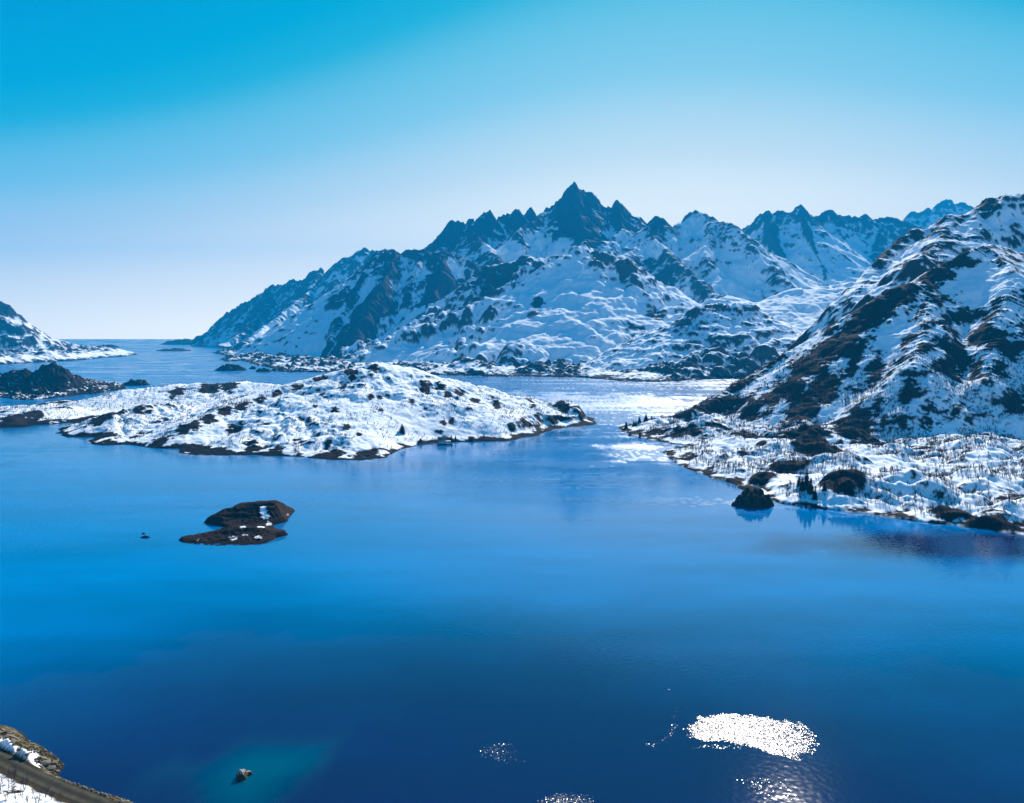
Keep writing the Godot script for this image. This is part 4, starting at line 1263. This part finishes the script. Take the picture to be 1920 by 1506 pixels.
# bare birch twigs, 1 m high: [trunk, crown]
func birch_meshes(rng: RandomNumberGenerator, stems: int, branches: int, thick: float) -> Array:
	var trunk := SurfaceTool.new()
	var crown := SurfaceTool.new()
	for st in [trunk, crown]:
		st.begin(Mesh.PRIMITIVE_TRIANGLES)
		st.set_smooth_group(-1)
	for s in stems:
		var lean := Vector3(rng.randf_range(-0.22, 0.22), 0, rng.randf_range(-0.22, 0.22)) * (1.0 if stems > 1 else 0.5)
		var tall := rng.randf_range(0.75, 1.0)
		var p := lean * 0.15
		var joints := [p]
		for k in 4:
			p = p + Vector3(lean.x + rng.randf_range(-0.08, 0.08), 1.0, lean.z + rng.randf_range(-0.08, 0.08)) * tall * 0.25
			joints.append(p)
		for k in 4:
			add_stick(trunk, joints[k], joints[k + 1], thick * (1.0 - k * 0.22), thick * (0.78 - k * 0.22) + 0.002)
		for b in branches:
			var t := rng.randf_range(0.9, 3.9)
			var k := int(t)
			var from: Vector3 = joints[k].lerp(joints[k + 1], t - k)
			var a := rng.randf() * TAU
			var out := Vector3(cos(a), rng.randf_range(0.5, 1.4), sin(a)).normalized()
			var long := (1.0 - t / 4.6) * rng.randf_range(0.28, 0.5) * tall
			var tip := from + out * long
			add_stick(crown, from, tip, thick * 0.42, thick * 0.14)
			for twig in 2:
				var f := from.lerp(tip, rng.randf_range(0.35, 0.8))
				var o2 := (out + Vector3(rng.randf_range(-0.8, 0.8), rng.randf_range(0.0, 0.7), rng.randf_range(-0.8, 0.8))).normalized()
				add_stick(crown, f, f + o2 * long * 0.55, thick * 0.26, thick * 0.1)
	trunk.generate_normals()
	crown.generate_normals()
	return [trunk.commit(), crown.commit()]


func joined(meshes: Array) -> ArrayMesh:
	var st := SurfaceTool.new()
	for m in meshes:
		st.append_from(m, 0, Transform3D())
	return st.commit()


func make_birches() -> void:
	var rng := RandomNumberGenerator.new()
	rng.seed = 77
	# the few near ones, below the road
	var f: Dictionary = fields.near_shore
	var near := [[5, 1470], [17, 1478], [22, 1488], [45, 1482], [79, 1490], [84, 1496], [29, 1500], [2, 1490], [62, 1498], [36, 1493], [12, 1500], [112, 1503], [52, 1505], [6, 1455], [96, 1501], [-12, 1480], [70, 1508], [24, 1466], [40, 1504]]
	var kinds := []
	for k in 5:
		kinds.append(birch_meshes(rng, 1 + k % 3, 15, 0.024))
	near.sort_custom(func(a, b): return a[0] < b[0])
	for i in near.size():
		var p := cast(f, near[i][0], near[i][1])
		var o := Node3D.new()
		o.name = numbered("birch")
		add_child(o)
		o.position = Vector3(p.x, height_at(f, p.x, p.z) - 0.1, p.z)
		o.scale = Vector3.ONE * rng.randf_range(2.6, 5.2)
		o.rotation.y = rng.randf() * TAU
		put("trunk", kinds[i % 5][0], M.bark, o)
		put("crown", kinds[i % 5][1], M.twig, o)
		tag(o, "leafless birch on the snow bank below the near road, %s from the left" % ORDER[i], "birch", "leafless birches below the near road")
	# birch scrub on the slopes
	var mix := []
	for k in 6:
		mix.append(joined(birch_meshes(rng, 2 + k % 3, 8, 0.026)))
	var all := []
	var spread := [["near_hillside", 30000, 2.5, 105.0, -0.08], ["island", 14000, 2.5, 60.0, 0.02], ["upper_hillside", 900, 5.0, 120.0, 0.1], ["shore_bluffs", 2500, 3.0, 60.0, 0.0], ["shore_hill", 900, 5.0, 70.0, 0.0], ["dark_islet_hills", 250, 3.0, 30.0, 0.0]]
	for sp in spread:
		f = fields[sp[0]]
		var w: float = f.nx * f.cell
		var d: float = f.nz * f.cell
		var found := 0
		var tries := 0
		while found < sp[1] and tries < sp[1] * 30:
			tries += 1
			var x: float = f.lo.x + rng.randf() * w
			var z: float = f.lo.y + rng.randf() * d
			var y := height_at(f, x, z)
			if y < sp[2] or y > sp[3] * rng.randf_range(0.5, 1.0):
				continue
			var dens := noise_a.get_noise_2d(x / 70.0 + 50.0, z / 70.0) + 0.4 * noise_c.get_noise_2d(x / 18.0, z / 18.0)
			if dens < sp[4] - rng.randf() * 0.12:
				continue
			all.append([Vector3(x, y - 0.15, z), sp[0], rng.randi() % 6, (1.6 + 3.6 * pow(rng.randf(), 1.8)) * (0.8 if sp[0] == "island" else 1.0), rng.randf() * TAU])
			found += 1
	var eye := Vector3(0, EYE_HEIGHT, 0)
	var half := tan(deg_to_rad(32.4))
	var seen := []
	var rest := []
	for t in all:
		var p: Vector3 = t[0]
		if t[1] in ["near_hillside", "island"] and p.x < -p.z * half * 0.99 and p.x > p.z * half * 0.99:
			seen.append(t)
		else:
			rest.append(t)
	seen.sort_custom(func(a, b): return a[3] / a[0].distance_to(eye) > b[3] / b[0].distance_to(eye))
	for i in seen.size():
		if i >= 280:
			rest.append(seen[i])
			continue
		var t: Array = seen[i]
		var o := put("scrub_birch", mix[t[2]], M.twig)
		o.position = t[0]
		o.scale = Vector3.ONE * t[3]
		o.rotation.y = t[4]
		if t[1] == "near_hillside":
			tag(o, "small bare birch on the snowy shelf by the right shore", "birch", "bare birches on the right shore")
		else:
			tag(o, "small bare birch on the snow of the middle island", "birch", "bare birches on the island")
	var mm := MultiMesh.new()
	mm.transform_format = MultiMesh.TRANSFORM_3D
	mm.mesh = mix[5]
	mm.instance_count = rest.size()
	for i in rest.size():
		var t: Array = rest[i]
		mm.set_instance_transform(i, Transform3D(Basis(Vector3.UP, t[4]).scaled(Vector3(1.0, 0.8 + 0.06 * t[2], 1.0) * t[3]), t[0]))
	var scrub := MultiMeshInstance3D.new()
	scrub.multimesh = mm
	scrub.material_override = M.twig
	scrub.name = numbered("birch_scrub")
	add_child(scrub)
	tag(scrub, "grey birch scrub scattered thinly over the distant snow slopes", "scrub", "", "stuff")


# a spruce of unit height: [trunk, crown]
func spruce_meshes(rng: RandomNumberGenerator, wide: float) -> Array:
	var trunk := SurfaceTool.new()
	trunk.begin(Mesh.PRIMITIVE_TRIANGLES)
	trunk.set_smooth_group(-1)
	add_stick(trunk, Vector3(0, -0.05, 0), Vector3(0, 0.95, 0), 0.025, 0.004, 5)
	trunk.generate_normals()
	var crown := SurfaceTool.new()
	crown.begin(Mesh.PRIMITIVE_TRIANGLES)
	crown.set_smooth_group(-1)
	var y := 0.06
	while y < 0.97:
		var r := wide * pow(1.0 - y, 0.8) * rng.randf_range(0.8, 1.15) + 0.015
		var n := int(8 + 14 * (1.0 - y))
		for i in n:
			var a := TAU * i / n + rng.randf_range(-0.25, 0.25)
			var out := Vector3(cos(a), 0, sin(a))
			var side := Vector3(-sin(a), 0, cos(a))
			var l := r * rng.randf_range(0.6, 1.15)
			var root := Vector3(0, y + 0.03, 0)
			var tip := root + out * l + Vector3(0, -l * rng.randf_range(0.15, 0.55), 0)
			var mid := root.lerp(tip, 0.5) + Vector3(0, 0.02, 0)
			var w := l * rng.randf_range(0.22, 0.36)
			for v in [root, mid + side * w, tip, root, tip, mid - side * w]:
				crown.add_vertex(v)
		y += 0.035
	crown.generate_normals()
	return [trunk.commit(), crown.commit()]


func spruce(p: Vector3, tall: float, wide: float, rng: RandomNumberGenerator, label: String) -> void:
	var parts := spruce_meshes(rng, wide)
	var o := Node3D.new()
	o.name = numbered("spruce")
	add_child(o)
	o.position = p
	o.scale = Vector3.ONE * tall
	put("trunk", parts[0], M.bark, o)
	put("crown", parts[1], M.needles, o)
	tag(o, label, "spruce")


func make_spruces() -> void:
	var rng := RandomNumberGenerator.new()
	rng.seed = 31
	var f: Dictionary = fields.near_hillside
	# px, py of the foot, height in pixels of the photograph, width over height
	var tip := [
		[1167, 804, 5, 0.5, "shortest spruce at the very tip of the right headland"], [1174, 803, 11, 0.34, "second spruce from the tip of the right headland"],
		[1188, 801, 10, 0.3, "narrow spruce in the middle of the headland grove"], [1192, 801, 9, 0.3, "small spruce pressed against the narrow one in the headland grove"],
		[1199, 800, 12, 0.28, "tallest slender spruce of the headland grove"], [1211, 799, 12, 0.42, "broadest round topped tree of the headland grove"],
		[1222, 798, 7, 0.4, "low spruce at the inland end of the headland grove"], [1200, 816, 7, 0.4, "dark spruce on the shore below the headland grove"], [1181, 813, 6, 0.45, "bushy spruce at the waterline of the headland"]]
	for t in tip:
		var p := sea(t[0], t[1], 2.5)
		var y := height_at(f, p.x, p.z)
		p.y = maxf(y, 0.6) - 0.3
		spruce(p, t[2] * 1.25 * p.distance_to(Vector3(0, EYE_HEIGHT, 0)) / FOCAL, t[3] * 1.1, rng, t[4])
	var inner := [[1512, 918, 30, 0.22, "tallest dark spruce on the shore right of the heath knob"], [1504, 922, 22, 0.26, "left spruce of the shore clump right of the heath knob"], [1520, 926, 24, 0.24, "right spruce of the shore clump right of the heath knob"], [1498, 912, 16, 0.26, "small spruce at the back of the shore clump"], [1546, 920, 14, 0.3, "single small spruce between the shore clump and the heath mound"], [1528, 936, 16, 0.3, "low spruce at the waterline end of the shore clump"]]
	for t in inner:
		var p := cast(f, t[0], t[1])
		p.y = height_at(f, p.x, p.z) - 0.3
		spruce(p, t[2] * 1.25 * p.distance_to(Vector3(0, EYE_HEIGHT, 0)) / FOCAL, t[3] * 1.1, rng, t[4])
	f = fields.island
	var by := [[846, 825, 8, 0.3, "left of two small spruces right of the cabin"], [854, 825.5, 8, 0.26, "right of two small spruces right of the cabin"], [885, 826, 6, 0.6, "round dark bush on the island shore right of the cabin"], [789, 828, 6, 0.4, "little spruce on the island shore left of the cabin"], [754, 812, 14, 0.4, "dark spruce alone on the snow up left of the cabin"]]
	for t in by:
		var p := cast(f, t[0], t[1])
		p.y = height_at(f, p.x, p.z) - 0.2
		spruce(p, t[2] * 1.25 * p.distance_to(Vector3(0, EYE_HEIGHT, 0)) / FOCAL, t[3] * 1.1, rng, t[4])


# ---------------------------------------------------------------- ruffled patches that glitter

func make_glitter() -> void:
	var rng := RandomNumberGenerator.new()
	rng.seed = 13
	var main := polyline([1281, 1366, 1307, 1351, 1329, 1338, 1360, 1337, 1395, 1339, 1454, 1347, 1509, 1355, 1534, 1378, 1530, 1407, 1494, 1427, 1454, 1419, 1406, 1402, 1375, 1394, 1315, 1392, 1291, 1379], 0.0)
	glitter_patch(rng, main, 1.0, 0.095, "large ragged patch of glittering ripples on the dark water at lower right")
	glitter_patch(rng, polyline([893, 1412, 915, 1392, 945, 1390, 975, 1402, 990, 1430, 960, 1435, 920, 1428], 0.0), 0.3, 0.12, "small sparse patch of sparkles left of the large glittering patch")
	glitter_patch(rng, polyline([1005, 1500, 1040, 1488, 1080, 1485, 1110, 1494, 1122, 1510, 1120, 1530, 1010, 1530], 0.0), 0.7, 0.11, "glittering patch cut off by the bottom edge in the middle")
	glitter_patch(rng, polyline([1205, 1396, 1240, 1388, 1262, 1350, 1255, 1325, 1268, 1328, 1274, 1365, 1255, 1395, 1215, 1401], 0.0), 0.3, 0.1, "thin trail of sparkles curving left of the large glittering patch")
	glitter_patch(rng, polyline([1380, 1462, 1440, 1448, 1490, 1470, 1500, 1500, 1440, 1505, 1400, 1480], 0.0), 0.06, 0.09, "few scattered sparkles below the large glittering patch")
	glitter_patch(rng, polyline([1288, 1398, 1330, 1397, 1392, 1402, 1390, 1406, 1330, 1403, 1290, 1402], 0.0), 0.6, 0.08, "thin bright line of ripples under the large glittering patch")


# ripple facets, each tilted its own way, on the water
func glitter_patch(rng: RandomNumberGenerator, poly: PackedVector2Array, share: float, steep: float, label: String) -> void:
	var lo := poly[0]
	var hi := poly[0]
	for p in poly:
		lo = lo.min(p)
		hi = hi.max(p)
	lo -= Vector2(3, 3)
	hi += Vector2(3, 3)
	var v := PackedVector3Array()
	var n := PackedVector3Array()
	var idx := PackedInt32Array()
	var step := 0.23
	for j in int((hi.y - lo.y) / step):
		for i in int((hi.x - lo.x) / step):
			var p := lo + Vector2(i + rng.randf_range(-0.3, 0.3), j + rng.randf_range(-0.3, 0.3)) * step
			var wob := Vector2(noise_a.get_noise_2d(p.x / 6.0, p.y / 6.0), noise_a.get_noise_2d(p.x / 6.0 + 30.0, p.y / 6.0)) * 2.4
			var deep := 0.0
			if not Geometry2D.is_point_in_polygon(p + wob, poly):
				continue
			for k in poly.size():
				var c := Geometry2D.get_closest_point_to_segment(p + wob, poly[k], poly[(k + 1) % poly.size()])
				deep = (p + wob).distance_to(c) if k == 0 else minf(deep, (p + wob).distance_to(c))
			if rng.randf() > share * (1.0 - 0.75 * smoothstep(0.35, 1.0, (p.x - lo.x) / (hi.x - lo.x))) * smoothstep(-0.4, 2.4, deep + 0.8 * noise_c.get_noise_2d(p.x, p.y)):
				continue
			var tilt := Vector3(rng.randfn(0.0, steep), 1.0, rng.randfn(0.0, steep)).normalized()
			var rx := rng.randf_range(0.09, 0.22)
			var rz := rng.randf_range(0.06, 0.14)
			var at := Vector3(p.x, 0.045, p.y)
			var base := v.size()
			for q in [Vector2(-rx, 0), Vector2(0, -rz), Vector2(rx, 0), Vector2(0, rz)]:
				v.append(at + Vector3(q.x, -(q.x * tilt.x + q.y * tilt.z) / tilt.y, q.y))
				n.append(tilt)
			idx.append_array([base, base + 1, base + 2, base, base + 2, base + 3])
	tag(put("glitter", surface(v, n, PackedColorArray(), idx), M.glitter), label, "", "", "stuff")


# ---------------------------------------------------------------- a gull over the water

func make_gull() -> void:
	var o := Node3D.new()
	o.name = numbered("gull")
	add_child(o)
	o.position = spot(1254.5, 1294, 150.0)
	tag(o, "small white gull gliding over the dark water above the glittering patch", "gull")
	var body := SurfaceTool.new()
	body.begin(Mesh.PRIMITIVE_TRIANGLES)
	body.set_smooth_group(0)
	var prof := [[-0.26, 0.006], [-0.2, 0.03], [-0.1, 0.062], [0.02, 0.075], [0.12, 0.06], [0.18, 0.045], [0.23, 0.045], [0.27, 0.03], [0.3, 0.01], [0.34, 0.002]]
	for k in prof.size() - 1:
		for i in 10:
			var ring := []
			for e in [[k, i], [k, i + 1], [k + 1, i], [k + 1, i + 1]]:
				var a: float = TAU * e[1] / 10.0
				var pr: Array = prof[e[0]]
				ring.append(Vector3(cos(a) * pr[1], sin(a) * pr[1] * 0.9, -pr[0]))
			for q in [0, 1, 2, 1, 3, 2]:
				body.add_vertex(ring[q])
	body.index()
	body.generate_normals()
	put("body", body.commit(), M.feather, o)
	for s in [-1.0, 1.0]:
		var st := SurfaceTool.new()
		st.begin(Mesh.PRIMITIVE_TRIANGLES)
		st.set_smooth_group(-1)
		var rows := [[0.04, 0.03, -0.12, 0.1], [0.3, 0.13, -0.13, 0.06], [0.52, 0.1, -0.02, 0.09], [0.7, 0.03, 0.1, 0.13]]
		for k in 3:
			var a: Array = rows[k]
			var b: Array = rows[k + 1]
			var pts := [Vector3(s * a[0], a[1], a[2]), Vector3(s * b[0], b[1], b[2]), Vector3(s * b[0], b[1] - 0.005, b[3]), Vector3(s * a[0], a[1] - 0.005, a[3])]
			for q in [0, 1, 2, 0, 2, 3]:
				st.add_vertex(pts[q] + Vector3(0, 0.012, 0))
			for q in [0, 2, 1, 0, 3, 2]:
				st.add_vertex(pts[q])
		st.generate_normals()
		put("wing", st.commit(), M.feather, o)
	var tail := slab(Vector3(0.1, 0.012, 0.14), Vector3(0, 0.0, 0.29), 0.004)
	put("tail", tail, M.feather, o)
	o.rotation = Vector3(0.1, 1.2, -0.5)
